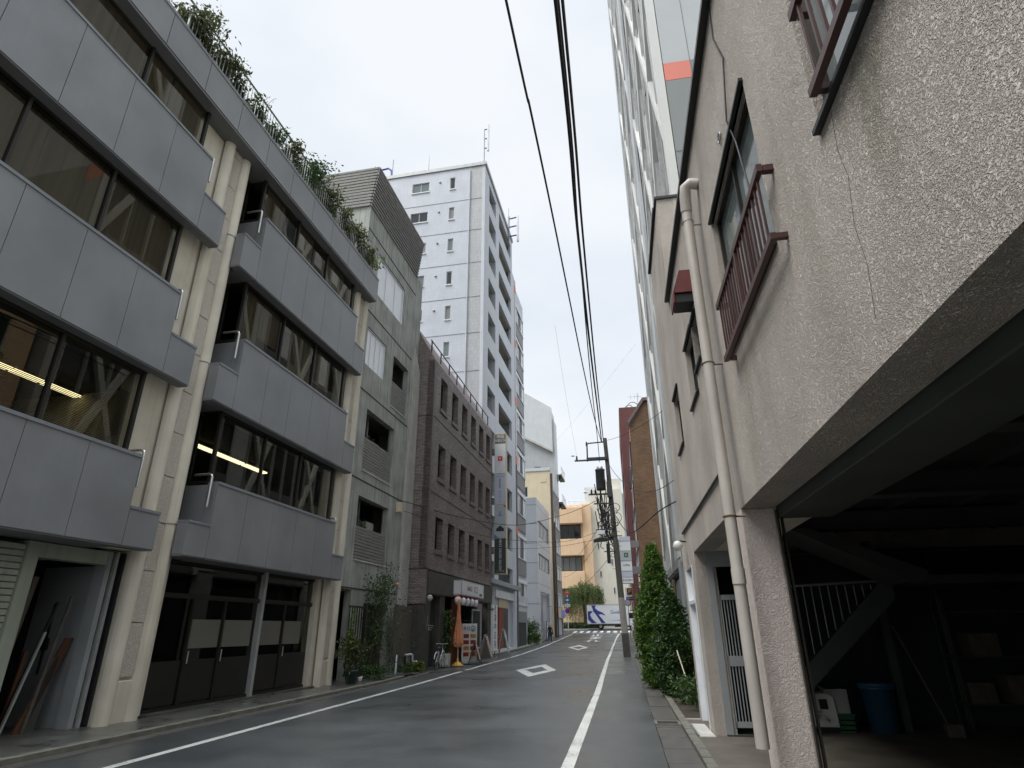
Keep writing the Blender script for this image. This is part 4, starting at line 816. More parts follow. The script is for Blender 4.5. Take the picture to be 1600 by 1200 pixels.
BC.part('wall',MB().box(-4.0,1.2,99,110,0,22.9).box(-5.6,-4.0,101,110,15,21.3).box(-1.4,1.2,100,110,22.8,24.8),'creamfar'); BC.part('wall',MB().prism([(1.2,0),(4.5,0),(4.5,19),(1.2,22.5)],'y',100,110),'greyfar',label='pale grey wing with a sloping roofline')
BC.part('roof_room',MB().box(-5.0,-2.9,102,106,21.3,24.0),'greyfar')
for i,(x,z) in enumerate([(-3.1,13.8),(-2.95,9.5),(-2.9,17.2),(-1.1,11.3),(-1.0,7.0),(-1.15,15.3)]): window(BC,'y',98.9,x-.13,x+.13,z-.45,z+.45,cols=1,fw=.05,frame='alu',sgn=-1)
# ================= RIGHT: sprayed-stucco building above an open garage =================
S=Thing('stucco_building','near beige sprayed-stucco house over a dark open garage, with red-brown window rails','building',(1.3,4,0))
WX=1.28
hs=[(-4,6.48,-.1,2.73),(6.9,10.95,-.1,2.80),(11.5,12.6,0,2.62),(3.84,5.72,4.17,5.74),(.9,2.78,4.17,5.9),(7.5,8.05,4.95,5.66),(8.08,8.95,4.7,5.69),(10.42,11.3,4.63,5.7)]
S.part('wall',MB().wall('x',WX,1.61,-6,10.2,-.1,7.3,[h for h in hs]),'stucco'); S.part('wall',MB().wall('x',WX,1.61,10.2,13.0,-.1,9.72,hs),'stucco')
S.part('door_jamb_pillar',MB().box(WX-.004,1.60,6.478,6.9,0,2.729),'jamb',bevel=.012)
pe=MB(); pe.box(1.61,4.5,10.2,10.45,7.0,9.72); S.part('stair_tower_wall',pe,'stuccosoft',label='smooth pale south wall of the raised stair tower')
S.part('roof',MB().box(1.61,8,-6,13,7.0,7.2),'apron'); S.part('roof_edge',MB().box(1.2,1.285,-6,10.19,7.3,7.36),'black'); S.part('roof_edge',MB().box(1.24,4.5,10.16,10.5,9.72,9.78).box(1.22,1.28,10.5,13.0,9.72,9.78),'black')
S.part('side_wall',MB().box(1.61,8,12.75,13.0,0,9.7),'stucco'); S.part('end_wall',MB().box(1.61,8,-6,-5.8,0,7.2),'stucco')
fr=[(3.84,5.72,4.17,5.74,2),(.9,2.78,4.17,5.9,2),(7.5,8.05,4.95,5.66,1),(8.08,8.95,4.7,5.69,2),(10.42,11.3,4.63,5.7,1)]
for i,(a,b,z0,z1,n) in enumerate(fr):
    o=window(S,'x',1.335 if i<2 else 1.36,a,b,z0,z1,cols=n,fw=.05,frame='dark_frame',pane='gsky',sgn=-1)
    S.part('sill',MB().box(1.24,1.36,a-.02,b+.02,z0-.03,z0),'black',o); S.part('head_flashing',MB().box(1.245,1.3,a-.02,b+.02,z1-.0,z1+.03),'black',o)
for a,b,dz in ((3.58,5.62,.06),(.6,2.56,.22)):
    r=MB(); X1=1.185
    r.box(X1-.02,X1+.02,a,b,4.54+dz,4.6+dz).box(X1-.02,X1+.02,a,b,3.96+dz,4.01+dz)
    for y in (a,b-.05): r.box(X1+.025,WX,y,y+.05,4.54+dz,4.59+dz).box(X1+.02,WX,y,y+.04,3.965+dz,4.005+dz)
    r.box(X1-.02,X1+.02,(a+b)/2-.02,(a+b)/2+.02,4.01+dz,4.54+dz)
    o=S.part('window_rail',r,'redbrown'); n=int((b-a)/.1)
    for i in range(1,n): y=a+(b-a)*i/n; S.part('bar',MB().box(X1-.008,X1+.008,y-.01,y+.01,4.01+dz,4.54+dz),'redbrown',o)
h=MB(); h.prism([(WX,6.25),(1.12,6.25),(1.0,5.9),(1.0,5.75),(1.02,5.75),(1.02,5.88),(1.13,6.22),(WX,6.22)],'y',7.42,7.8); h.prism([(WX,6.22),(1.13,6.22),(1.02,5.9),(WX,5.9)],'y',7.42,7.44); h.prism([(WX,6.22),(1.13,6.22),(1.02,5.9),(WX,5.9)],'y',7.78,7.8)
o=S.part('window_hood',h,'awn'); S.part('hood_lining',MB().box(1.03,WX-.002,7.45,7.77,5.76,5.89),'black',o)
S.part('conduit',MB().tube([(1.26,7.3,3.3),(1.26,12.25,3.3)],.018),'black')
S.part('globe_lamp',MB().lathe([(0,-.1),(.06,-.08),(.1,0),(.06,.08),(0,.1)],(1.12,11.95,3.03),14),'plasticw'); S.part('lamp_bracket',MB().tube([(1.3,11.95,3.1),(1.15,11.95,3.12)],.015),'black')
S.part('hook',MB().torus((1.265,4.75,6.04),.05,.008,(1,0,0)),'galv'); S.part('telephone_wire',MB().tube([(1.27,4.3,7.3),(1.265,4.35,6.9),(1.262,4.15,6.4),(1.262,4.4,5.9),(1.262,4.25,5.5),(1.262,4.1,4.7)],.008,6),'cable')
S.part('weather_pipe',MB().tube([(1.28,6.1,6.62),(1.19,6.1,6.64),(1.13,6.12,6.6),(1.12,6.15,6.5),(1.12,6.2,6.3)],.068,12),'pvc',label='rusty elbow at the top of the rainwater pipe')
S.part('rainwater_pipe',MB().cyl((1.12,6.2,6.4),(1.12,6.28,.62),.058,n=20),'pvc'); 
for z in (6.15,4.28,2.62): S.part('pipe_bracket',MB().torus((1.12,6.21+(6.4-z)*.012,z),.06,.011,(0,0,1)).tube([(1.12,6.27,z),(1.28,6.27,z)],.009),'rust' if z<5 else 'galv')
S.part('pipe_collar',MB().cyl((1.12,6.255,1.98),(1.12,6.255,2.12),.064,n=20),'pvc')
# side door of the stucco house (white, facing the street)
S.part('white_door',MB().box(1.36,1.40,11.5,12.6,.06,2.6),'white'); S.part('door_frame',MB().box(1.27,1.36,11.46,11.54,.05,2.64).box(1.27,1.36,12.56,12.64,.05,2.64).box(1.27,1.36,11.54,12.56,2.0,2.06),'white')
S.part('door_handle',MB().lathe([(0,0),(.03,.0),(.035,.03),(.02,.05),(0,.05)],(1.30,11.62,1.05),12,'x'),'steel')
# entrance alcove and its gate
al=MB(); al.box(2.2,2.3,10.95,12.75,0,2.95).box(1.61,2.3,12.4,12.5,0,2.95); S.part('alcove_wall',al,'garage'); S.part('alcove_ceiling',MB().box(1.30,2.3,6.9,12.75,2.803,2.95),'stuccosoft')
S.part('gate_frame',MB().box(1.45,1.56,10.93,11.02,.03,2.8).box(1.56,2.2,10.94,11.0,2.55,2.8),'doorgrey')
gt=MB(); 
for z0,z1 in ((.16,.24),(1.02,1.17),(2.02,2.1)): gt.box(1.62,2.19,10.95,10.99,z0,z1)
gt.box(1.60,1.63,10.95,10.99,.16,2.1); o=S.part('gate',gt,'doorgrey')
for i in range(11): x=1.66+i*.048; S.part('bar',MB().box(x,x+.016,10.96,10.98,.24,1.02).box(x,x+.016,10.96,10.98,1.17,2.02),'doorgrey',o)
S.part('threshold',MB().box(1.45,2.2,10.9,11.05,.03,.07),'gsteel')
# garage
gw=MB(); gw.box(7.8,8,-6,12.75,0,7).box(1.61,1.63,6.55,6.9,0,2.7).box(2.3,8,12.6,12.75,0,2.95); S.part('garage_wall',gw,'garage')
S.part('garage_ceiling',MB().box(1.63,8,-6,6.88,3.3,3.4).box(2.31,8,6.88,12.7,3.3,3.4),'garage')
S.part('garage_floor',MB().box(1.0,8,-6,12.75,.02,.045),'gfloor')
S.part('shutter_box',MB().box(1.625,2.15,-5.5,6.5,2.62,3.1),'gsteel',bevel=.01)
for y in (-3,-.4,2.2,4.8,7.4,10): S.part('ceiling_beam',MB().box(2.31,7.9,y,y+.12,3.0,3.25).box(2.31,7.9,y-.06,y+.18,2.98,3.0),'gsteel')
sg=MB(); sg.box(1.60,1.62,6.42,6.47,.03,2.7).box(1.64,1.66,6.42,6.47,.03,2.7); S.part('shutter_guide',sg,'dark_frame')
S.part('steel_post',MB().box(4.3,4.42,11.75,11.87,.04,3.0),'gsteel'); S.part('steel_post',MB().box(7.0,7.15,9,9.15,.04,3.0),'gsteel')
st=MB(); st.prism([(2.35,.30),(2.35,.62),(4.15,2.28),(4.3,2.28),(4.3,2.0)],'y',10.95,11.0); o=S.part('staircase',st,'gsteel'); 
tr=MB()
for i in range(8): x=2.4+i*.22; z=.5+i*.2; tr.box(x,x+.26,11.0,12.0,z,z+.03)
S.part('tread',tr,'gsteel',o); rl=MB().tube([(2.35,10.97,2.2),(4.2,10.97,2.28)],.02); 
for i in range(14): x=2.42+i*.13; rl.tube([(x,10.97,.65+(x-2.35)*.92),(x,10.97,2.22)],.008,6)
S.part('stair_railing',rl,'galv',o); S.part('landing',MB().box(4.3,7.6,10.5,12.5,2.2,2.32),'gsteel',o); S.part('upper_flight',MB().prism([(2.6,3.0),(2.9,3.0),(4.4,2.35),(4.4,2.2),(4.2,2.2)],'y',9.9,10.9),'gsteel',o)
S.part('tube_lamp',MB().box(4.6,5.9,6.6,6.7,2.88,2.95),'plasticw')
S.part('wall_crack',MB().tube([(1.279,2.62,4.12),(1.279,2.66,3.9),(1.279,2.63,3.7),(1.279,2.7,3.45),(1.279,2.68,3.2),(1.279,2.74,2.95)],.0015,4),'rust')
for (x,y) in ((3.0,12.2),(5.5,12.3)): S.part('water_pipe',MB().tube([(x,y,.05),(x,y,2.7),(x+.1,y,2.85),(7,y,2.85)],.03,8),'gsteel')
for i in range(5): x=3.2+i*.9; S.part('ceiling_joist',MB().box(x,x+.06,-5.8,12.5,3.25,3.3),'gsteel')
t=Thing('broom','broom leaning against the garage post','broom',(4.6,11.6,.045)); t.part('handle',MB().cyl((4.75,11.3,.2),(4.45,11.72,1.6),.014,n=8),'wood'); t.part('brush',MB().box(4.68,4.92,11.2,11.32,.045,.22),'wood',bevel=.01)
t=Thing('storage_shelf','dim steel shelf with boxes at the back of the garage','shelf',(6.2,12.2,.045))
for x in (5.4,7.0):
    for y in (12.0,12.4): t.part('upright',MB().box(x-.02,x+.02,y-.02,y+.02,.045,2.0),'gsteel')
for z in (.4,1.1,1.8): t.part('shelf_board',MB().box(5.38,7.02,11.98,12.42,z,z+.03),'gsteel')
for i,(x,z,wd,h,lb) in enumerate([(5.5,.43,.4,.3,'left of the two boxes on the bottom shelf board'),(6.1,.43,.5,.42,'right of the two boxes on the bottom shelf board'),(5.7,1.13,.45,.35,'only box on the middle shelf board')]): q=MB().box(x,x+wd,12.02,12.38,z,z+h); solo('carton',q,'wood','brown carton in the dim garage, '+lb,'box','cartons on the garage shelf',bevel=.008)
t=Thing('water_tank','white plastic tank with a chrome tap in the garage beside the stucco pillar','tank',(2.45,9.1,.045)); t.part('tank_body',MB().prism([(2.18,.12),(2.62,.12),(2.6,.55),(2.5,.6),(2.2,.6)],'y',8.9,9.25),'plasticw',bevel=.02); t.part('level_window',MB().box(2.36,2.48,8.88,8.9,.38,.52),'black'); t.part('tap',MB().tube([(2.3,8.9,.28),(2.3,8.8,.28),(2.38,8.78,.28),(2.44,8.78,.22)],.018).tube([(2.3,8.82,.28),(2.3,8.82,.35)],.014).tube([(2.25,8.82,.35),(2.36,8.82,.35)],.01),'steel'); t.part('stand',MB().box(2.2,2.6,8.92,9.23,.045,.12),'black'); t.o.location.x+=.64; t.o.location.y+=2.55
t=Thing('waste_bin','tall blue plastic bin standing on the garage floor','bin',(3.95,11.6,.045)); t.part('bin_body',MB().lathe([(.0,0),(.2,0),(.25,.62),(.27,.62),(.27,.66),(.23,.66),(.0,.64)],(3.95,11.6,.045),20),'bin'); t.part('lid',MB().lathe([(.0,0),(.27,0),(.26,.04),(0,.06)],(3.95,11.6,.71),20),'bin')
t=Thing('plastic_crate','low green plastic crate on the garage floor left of the blue bin','crate',(3.3,11.7,.045)); m=MB(); m.box(3.1,3.5,11.5,11.8,.045,.07)
for z in (.09,.16,.23): m.box(3.1,3.5,11.5,11.515,z,z+.05).box(3.1,3.5,11.785,11.8,z,z+.05).box(3.1,3.115,11.515,11.785,z,z+.05).box(3.485,3.5,11.515,11.785,z,z+.05)
t.part('crate_body',m,'binlid'); t.part('rim',MB().box(3.08,3.52,11.48,11.5,.28,.31).box(3.08,3.52,11.8,11.82,.28,.31).box(3.08,3.1,11.5,11.8,.28,.31).box(3.5,3.52,11.5,11.8,.28,.31),'binlid')
t=Thing('carton','pale cardboard carton standing on the green crate in the garage','box',(3.25,11.7,.31)); t.part('carton_body',MB().box(3.12,3.47,11.52,11.78,.31,.66),'concrete',bevel=.004); t.part('flap',MB().prism([(3.12,.66),(3.0,.74),(3.0,.745),(3.12,.668)],'y',11.52,11.78),'creamwall')
t=Thing('doormat','worn white doormat before the narrow white door','doormat',(1.14,11.4,.04)); t.part('mat',MB().add([(1.02,10.75,.04),(1.27,10.8,.04),(1.25,12.1,.04),(1.0,12.0,.04),(1.02,10.75,.065),(1.27,10.8,.06),(1.25,12.1,.06),(1.0,12.0,.075)],[(0,1,2,3),(4,5,6,7),(0,1,5,4),(1,2,6,5),(2,3,7,6),(3,0,4,7)]),'concrete_l',bevel=.006); t.part('edge_band',MB().box(1.0,1.03,10.8,12.0,.066,.076),'galv')
# ================= RIGHT: lattice tower =================
T=Thing('lattice_tower','very tall tower with white diagonal lattice and a salmon panel on its end wall','building',(2.6,16.3,0))
TX=2.6; y0,y1=16.3,37.5; H=62
T.part('glazing',MB().box(TX+.22,TX+.3,y0+.3,y1,4.6,H),'gdark')
sp=MB(); z=4.6
while z<H: sp.box(TX+.16,TX+.22,y0+.3,y1,z-.5,z+.5); z+=4.1
T.part('floor_band',sp,'grey'); T.part('mullion',(lambda m:[m.box(TX+.07,TX+.22,y,y+.08,4.6,H) for y in [y0+.3+i*1.18 for i in range(18)]] and m)(MB()),'alu')
k=0; z=5.1
while z<H-3:
    for i in range(18):
        if z>12 and (i*7+k*5)%(2 if z>20 else 4)==0: y=y0+.4+i*1.18; T.part('sky_reflection_pane',MB().box(TX+.17,TX+.21,y,y+1.05,z+.05,z+3.0),'whitef')  # sky reflections painted as white panes over the dark glazing
    z+=4.1;k+=1
def diag(m,ya,za,yb,zb,w=.27):
    d=Vector((yb-ya,zb-za)).normalized(); n=Vector((-d.y,d.x))*w/2
    m.prism([(ya+n.x,za+n.y),(yb+n.x,zb+n.y),(yb-n.x,zb-n.y),(ya-n.x,za-n.y)],'x',TX,TX+.2)
la=MB(); lb=MB(); cw_=5.3
for i in range(0,4):
    for j in range(0,6):
        a=y0+i*cw_; z=4.2+j*12.3
        for (ya,za,yb,zb,mm) in ((a,z,a+cw_,z+12.3,la),(a,z+12.3,a+cw_,z,lb)):
            # clip to facade
            L0,L1=max(ya,y0),min(yb,y1)
            if L1-L0<.5: continue
            L0=max(L0,y0+.2)
            f=lambda y:za+(zb-za)*(y-ya)/(yb-ya)
            if min(f(L0),f(L1))<3.2: 
                # clip below 4.3
                continue
            diag(mm,L0,f(L0),L1,f(L1))
for v in range(len(lb.v)): lb.v[v]=(lb.v[v][0]-.008,)+lb.v[v][1:]
T.part('diagonal_lattice',la,'lattice'); T.part('diagonal_lattice',lb,'lattice')
T.part('lattice_column',MB().box(TX-.03,TX+.25,y0-.004,y0+.42,0,H),'lattice'); T.part('lattice_column',MB().box(TX-.04,TX+.1,27.0,28.1,4.4,H),'twr_l'); T.part('lattice_column',MB().box(TX-.02,TX+.2,36.9,37.6,4.4,H),'twr_l')
[T.part('column_base',MB().box(TX-.05,TX+.3,a,b,0,4.3),'doorgrey') for a,b in ((27.0,28.1),(19.5,20.2),(36.9,37.6))]; T.part('ground_glazing',MB().box(TX+.4,TX+.5,y0+.3,y1,0,4.3),'gdark'); T.part('soffit_band',MB().box(TX+.1,TX+.5,y0,y1,4.2,4.6),'grey')
ew=MB(); ew.wall('y',y0,y0+.25,TX+.28,14,20.62,H,[]); T.part('end_wall',ew,'twr_l'); T.part('end_wall',MB().box(TX+.28,14,y0,y0+.25,0,19.76).box(3.82,14,y0,y0+.25,19.76,20.62),'twr_d'); T.part('salmon_panel',MB().box(TX+.28,3.82,y0-.005,y0+.245,19.77,20.61),'twr_r')
jt=MB()
for x in (3.82,5.4,7.0): jt.box(x-.012,x+.012,y0-.012,y0,0,H)
for z in (14.2,16.5,24.8,29.1,33.4): jt.box(TX+.3,3.8,y0-.012,y0,z-.012,z+.012)
T.part('panel_joint',jt,'grey')
PB_=Thing('peach_building','narrow peach-coloured building set back in the gap between stucco house and lattice tower','building',(3.4,14.7,0))
PB_.part('wall',MB().wall('x',3.4,3.6,13.15,16.1,0,13,[(13.8,15.2,z,z+1.3) for z in (2.2,5.2,8.2,11.0)]),'orangewall'); PB_.part('body',MB().box(3.75,9,13.1,16.15,0,12.8),'orangewall'); PB_.part('parapet',MB().box(3.36,3.62,13.1,16.12,13,13.3),'creamwall')
for z in (2.2,5.2,8.2,11.0):
    window(PB_,'x',3.44,13.8,15.2,z,z+1.3,cols=2,fw=.06,frame='alu',sgn=-1); PB_.part('sill',MB().box(3.3,3.45,13.75,15.25,z-.1,z),'creamwall')
# ================= RIGHT: beyond the tower =================
t=Thing('brown_brick_building','rough brown brick building with a slanted top, just beyond the lattice tower','building',(1.5,45,0)); t.part('end_wall',MB().prism([(1.35,0),(1.55,16.2),(2.8,18.1),(9,18.1),(9,0)],'y',45,45.4),'brick'); t.part('street_wall',MB().prism([(1.45,2.8),(1.62,16.2),(1.8,16.2),(1.8,2.8)],'y',45.4,56),'whiteconc'); t.part('shopfront',MB().box(1.5,1.8,45.4,56,0,2.8),'gdark')
for i in range(4): z=4+i*3.1; t.part('window',MB().prism([(1.38+.015*i,z),(1.41+.015*i,z+1.9),(1.6,z+1.9),(1.6,z)],'y',46,55),'gdark')
t.part('roof_cap',MB().prism([(1.5,16.3),(2.8,18.15),(4,18.15),(4,18.4),(2.7,18.4),(1.4,16.5)],'y',44.8,46),'browncap')
t=Thing('dark_red_building','dark red building rising behind the brown brick one','building',(1.2,60,0)); t.part('end_wall',MB().box(1.12,6,60,60.4,0,23.1),'redwall'); t.part('street_wall',MB().wall('x',1.1,1.4,60.4,74,0,23.0,[(62,73,3+i*3.2,4.6+i*3.2) for i in range(6)]),'redwall')
for i in range(6): window(t,'x',1.2,62,73,3+i*3.2,4.6+i*3.2,cols=5,fw=.1,frame='alu',sgn=-1)
t.part('lit_window',MB().box(2.0,2.3,59.95,60.0,19.2,20.6),'orangewall'); t.part('roof_clutter',MB().torus((2.6,61,23.4),.6,.05,(0,1,0)).torus((2.2,61,23.3),.4,.05,(0,1,0)),'galv')
t=Thing('television_antenna','thin television antenna standing on the dark red building roof','antenna',(3.0,61,23.1)); t.part('mast',MB().cyl((3.2,61,23.1),(3.2,61,25.0),.025,n=6),'galv'); t.part('element',MB().tube([(2.2,61,24.6),(3.6,61,24.6)],.02,5).tube([(2.5,61,24.3),(2.5,61,24.9)],.015,4).tube([(2.9,61,24.3),(2.9,61,24.9)],.015,4).tube([(3.3,61,24.3),(3.3,61,24.9)],.015,4),'galv')
t=Thing('corner_shop','low brown shop with a cream awning at the far right corner of the junction','building',(1.5,74.5,zg(75))); t.part('wall',MB().box(1.9,6,74.5,80,0,6.5),'brick'); t.part('awning',MB().prism([(.85,3.75),(.85,3.45),(2.3,3.45),(2.3,4.85),(1.1,4.6)],'y',73.5,79),'creamwall',label='cream cloth awning'); t.part('doorway',MB().box(1.82,1.9,75,79,zg(76),3.4),'dark')
# stacked sign of the brown brick building
t=Thing('stacked_sign','pale stacked projecting sign with five panels on the right beside the utility pole','sign',(.5,45,4.55)); t.part('casing',MB().box(.10,.90,44.9,45.2,4.5,7.75),'alu',bevel=.01)
ps=[]
for i,(a,b,m) in enumerate([(7.42,7.7,'signblue'),(6.75,7.38,'signw'),(6.05,6.7,'signgrey'),(5.35,6.0,'signw'),(4.95,5.3,'signblue'),(4.53,4.9,'signw')]): ps.append(t.part('sign_panel',MB().box(.12,.88,44.87,44.9,a,b),m))
ps[2]; t.part('emblem',MB().box(.38,.68,44.855,44.87,6.3,6.6),'binlid',ps[2]); text(t,'Ⅲ',.2,(.53,44.85,6.44),(1,0,0),(0,0,1),'whitep',ps[2]); text(t,'coffee',.2,(.5,44.865,5.75),(1,0,0),(0,0,1),'ink',ps[3]); text(t,'ROUEN',.2,(.5,44.865,4.72),(1,0,0),(0,0,1),'ink',ps[5])
for z in (7.2,5.4): t.part('wall_bracket',MB().box(.9,1.5,44.95,45.15,z-.25,z+.25),'grey')
t=Thing('parking_sign','white parking sign with an orange P and arrow panel above the cream awning','sign',(.9,68,4)); t.part('sign_box',MB().box(.42,1.5,68,68.3,4.15,5.62),'signw',bevel=.02); o=t.part('p_panel',MB().box(.6,1.15,67.97,68,4.85,5.52),'redbrown',bevel=.02); text(t,'P',.62,(.875,67.96,5.18),(1,0,0),(0,0,1),'yellow',o,ext=.004)
o=t.part('arrow_panel',MB().box(.78,1.45,67.97,68,4.3,4.65),'ink'); t.part('arrow',MB().prism([(.88,4.44),(1.15,4.44),(1.15,4.38),(1.32,4.475),(1.15,4.57),(1.15,4.51),(.88,4.51)],'y',67.95,67.97),'orange',o); o2=t.part('number_panel',MB().box(.46,.74,67.97,68,4.3,4.65),'ltblue'); t.part('support',MB().cyl((1.35,68.35,zg(68)),(1.35,68.35,5.5),.05),'galv')
t=Thing('round_road_sign','round grey-violet no-parking sign on a thin post below the parking sign','road sign',(.55,66,zg(66))); t.part('post',MB().cyl((.58,66,zg(66)),(.58,66,4.4),.035,n=8),'galv'); t.part('disc',MB().cyl((.58,65.94,3.98),(.58,65.97,3.98),.34,n=24,smooth=False),'redwall'); t.part('disc_face',MB().cyl((.58,65.92,3.98),(.58,65.94,3.98),.27,n=24,smooth=False),'signblue')
# ================= utility pole and cables =================
PB=Vector((.08,39,0)); PT=Vector((-.36,39,13.45)); pz=lambda z:PB+(PT-PB)*(z/13.45)
t=Thing('utility_pole','leaning concrete utility pole with transformer, crossarms and cable boxes on the right','utility pole',tuple(PB))
t.part('pole_shaft',MB().cyl(pz(3.3),pz(13.45),.19,.13,20),'pole'); t.part('lower_band',MB().cyl(pz(1.3),pz(3.31),.205,.195,20),'pole_l',label='pale bare concrete section of the pole'); t.part('base_wrap',MB().cyl(PB,pz(1.3),.225,.22,20),'slab')
def P(px_,z): return Vector((px_,38.95,z))
t.part('cross_arm',MB().box(-2.45,-.2,38.8,38.88,11.9,12.0).box(-1.65,-.3,38.76,38.8,11.95,12.12),'polearm')
t.part('cross_arm',MB().tube([P(-.35,13.2),P(-1.5,13.15),P(-1.58,13.05),P(-1.6,11.9)],.05),'polearm')
t.part('cross_arm',MB().box(-1.65,-.25,38.8,38.88,9.6,9.7),'polearm'); t.part('cross_arm',MB().box(-1.35,-.15,38.8,38.88,9.0,9.08),'polearm'); t.part('cross_arm',MB().box(-1.3,-.1,38.82,38.88,7.35,7.42).box(-.9,.3,38.82,38.88,6.95,7.0),'polearm'); t.part('cross_arm',MB().box(-.9,-.1,38.82,38.88,6.0,6.04),'polearm')
t.part('transformer',MB().lathe([(0,0),(.27,0),(.3,.06),(.3,1.25),(.32,1.27),(.32,1.35),(.2,1.42),(0,1.44)],(-.82,38.75,9.9),20),'polearm',label='dark cylindrical transformer'); t.part('transformer_bushing',MB().lathe([(.05,0),(.09,.03),(.05,.08),(.09,.12),(.05,.16),(0,.2)],(-.95,38.7,11.3),10).lathe([(.05,0),(.09,.03),(.05,.08),(.09,.12),(.05,.16),(0,.2)],(-.7,38.7,11.3),10),'plasticw')
t.part('bracket_box',MB().box(-.45,-.15,38.55,38.8,9.4,10.4),'polearm',bevel=.02); t.part('closure_box',MB().box(-1.2,-.75,38.6,38.85,7.05,7.3),'white',bevel=.03); t.part('cable_box',MB().box(-.72,-.5,38.6,38.8,5.3,6.5),'cable',bevel=.02)
for x,z in ((-2.3,12.0),(-1.6,12.95),(-1.45,9.7),(-1.2,9.7),(-1.1,9.1)): t.part('insulator',MB().lathe([(.03,0),(.08,.04),(.04,.1),(.08,.14),(.04,.2),(.06,.26),(0,.3)],(x,38.84,z),10),'black')
for x,z in ((-2.45,12.3),(-1.75,9.8)): t.part('insulator',MB().cyl((x,38.84,z),(x-.2,38.84,z+.02),.06,n=8),'plasticw')
t.part('street_lamp',MB().prism([(-1.5,6.6),(-.55,6.68),(-.42,6.82),(-1.1,6.9),(-1.48,6.78)],'y',38.65,38.98),'black',bevel=.02,label='dark street lamp head on a short arm'); t.part('lamp_arm',MB().tube([(-.5,38.85,6.78),(-.1,38.9,6.7)],.03),'black')
rr=random.Random(9)
for i in range(7):
    z=5+i*.45; t.part('step_bolt',MB().cyl(pz(z)+Vector((.1,-.1,0)),pz(z)+Vector((.35*(1 if i%2 else -1),-.1,0)),.012,n=6),'polearm')
m=MB()
for i in range(26):
    z0=rr.uniform(8.4,10.6); z1=rr.uniform(6.2,8); xa=rr.uniform(-1.3,-.2); xb=rr.uniform(-1.2,-.2)
    m.tube([P(xa,z0),P((xa+xb)/2+rr.uniform(-.3,.3),(z0+z1)/2),P(xb,z1),P(xb+.2,z1-.15)],.028,6)
for i in range(6):
    c=rr.uniform(-.3,.2); z=rr.uniform(7.6,8.9); m.torus((c-.05,38.7,z),rr.uniform(.18,.34),.02,(rr.uniform(-.3,.3),1,rr.uniform(-.2,.2)),18,5)
t.part('drooping_cables',m,'cable')
t=Thing('utility_pole','short second utility pole seen just right of the main pole behind it','utility pole',(.1,58,zg(58)));t.part('pole_shaft',MB().cyl((.12,58,zg(58)),(.0,58,9.3),.14,.1,14),'pole'); t.part('cross_arm',MB().box(-1.2,.9,57.9,57.98,8.2,8.28).box(-1.0,.8,57.9,57.98,7.7,7.76),'galv')
for x in (-.95,.0,.7): t.part('insulator',MB().lathe([(.03,0),(.09,.05),(.04,.12),(.09,.17),(0,.3)],(x,57.9,8.28),8),'plasticw')
def wire(lab,pts,r,n=8,sag=0,group='cables over the street',steps=24,name='cable'):
    """smooth curve through the points (Catmull-Rom), or a sagging span when only two are given"""
    P_=[Vector(p) for p in pts]
    if len(P_)==2:
        C_=[P_[0].lerp(P_[1],i/steps)-Vector((0,0,sag*4*(i/steps)*(1-i/steps))) for i in range(steps+1)]
    else:
        Q=[P_[0]*2-P_[1]]+P_+[P_[-1]*2-P_[-2]]; C_=[]
        for k in range(1,len(Q)-2):
            a,b,c,d=Q[k-1:k+3]
            for i in range(8):
                u=i/8; C_.append(.5*((2*b)+(c-a)*u+(2*a-5*b+4*c-d)*u*u+(3*b-a-3*c+d)*u**3))
        C_.append(P_[-1])
    t=Thing(name,lab,'cable',tuple(C_[len(C_)//2]),group=group); t.part('cable_run',MB().tube(C_,r,n),'cable'); 
    return t
wire('thick overhead cable on its own, leftmost of the long street cables',[(-1.45,-12,9.9),(-1.1,6.1,10.58),(-1.045,8.4,10.72),(-1.0,11.75,10.95),(-.95,16.4,11.2),(-.88,22.9,11.55),(-.77,31,12.2),(-.6,39,13.2)],.022)
wire('thickest overhead cable bundle in the middle of the long street cables',[(-.42,-12,10.3),(-.34,6.2,10.45),(-.42,12,10.6),(-.48,20,11.0),(-.52,30,11.9),(-.58,38.9,13.15)],.034)
wire('overhead cable running just right of the thickest bundle above the street',[(-.24,-12,10.3),(-.235,6.2,10.35),(-.3,12,10.5),(-.36,20,10.85),(-.40,30,11.7),(-.45,38.9,12.9)],.026)
wire('lower overhead cable running beside the thickest bundle down to the transformer',[(-.30,-12,10.0),(-.29,6.2,10.2),(-.40,12,10.25),(-.55,20,10.4),(-.66,30,10.9),(-.8,38.9,11.8)],.018)
wire('faint thin wire rising to the top of the frame left of the pole',[(-2.3,38.8,12.3),(-2.25,31,13.5),(-2.2,25,14.9)],.004,steps=14)
wire('thin wire from the pole top to the lattice tower on the right',[(-.3,39,13.3),(2.6,27.5,11.2)],.012,sag=.25)
wire('cable sagging from the pole crossarm to the lattice tower',[(-.2,39,11.6),(2.58,25.5,7.4)],.016,sag=1.1)
wire('thick dark cable looping from the pole to the stucco house wall',[(-.1,39,8.4),(.6,30,5.9),(1.6,22,5.5),(2.2,18,5.25),(2.3,15.8,5.3),(1.3,12.95,4.3)],.022)
wire('cable crossing the street to the concrete building beside the wooden box',[(-8.95,24.3,6.7),(-7.6,29,6.75),(-5.9,36,7.4),(-3.9,42,8.9),(-2.6,44,9.7),(-.9,39,9.4)],.018)
wire('lower thin cable crossing the street in front of the brown building',[(-8.95,24.4,6.3),(-6.9,32,6.2),(-3.5,38,6.6),(-.9,38.9,7.35)],.011)
wire('thin cable from the brown building corner to the pole, lowest crossing',[(-8.0,37.9,6.4),(-.7,38.9,6.95)],.011,sag=.35)
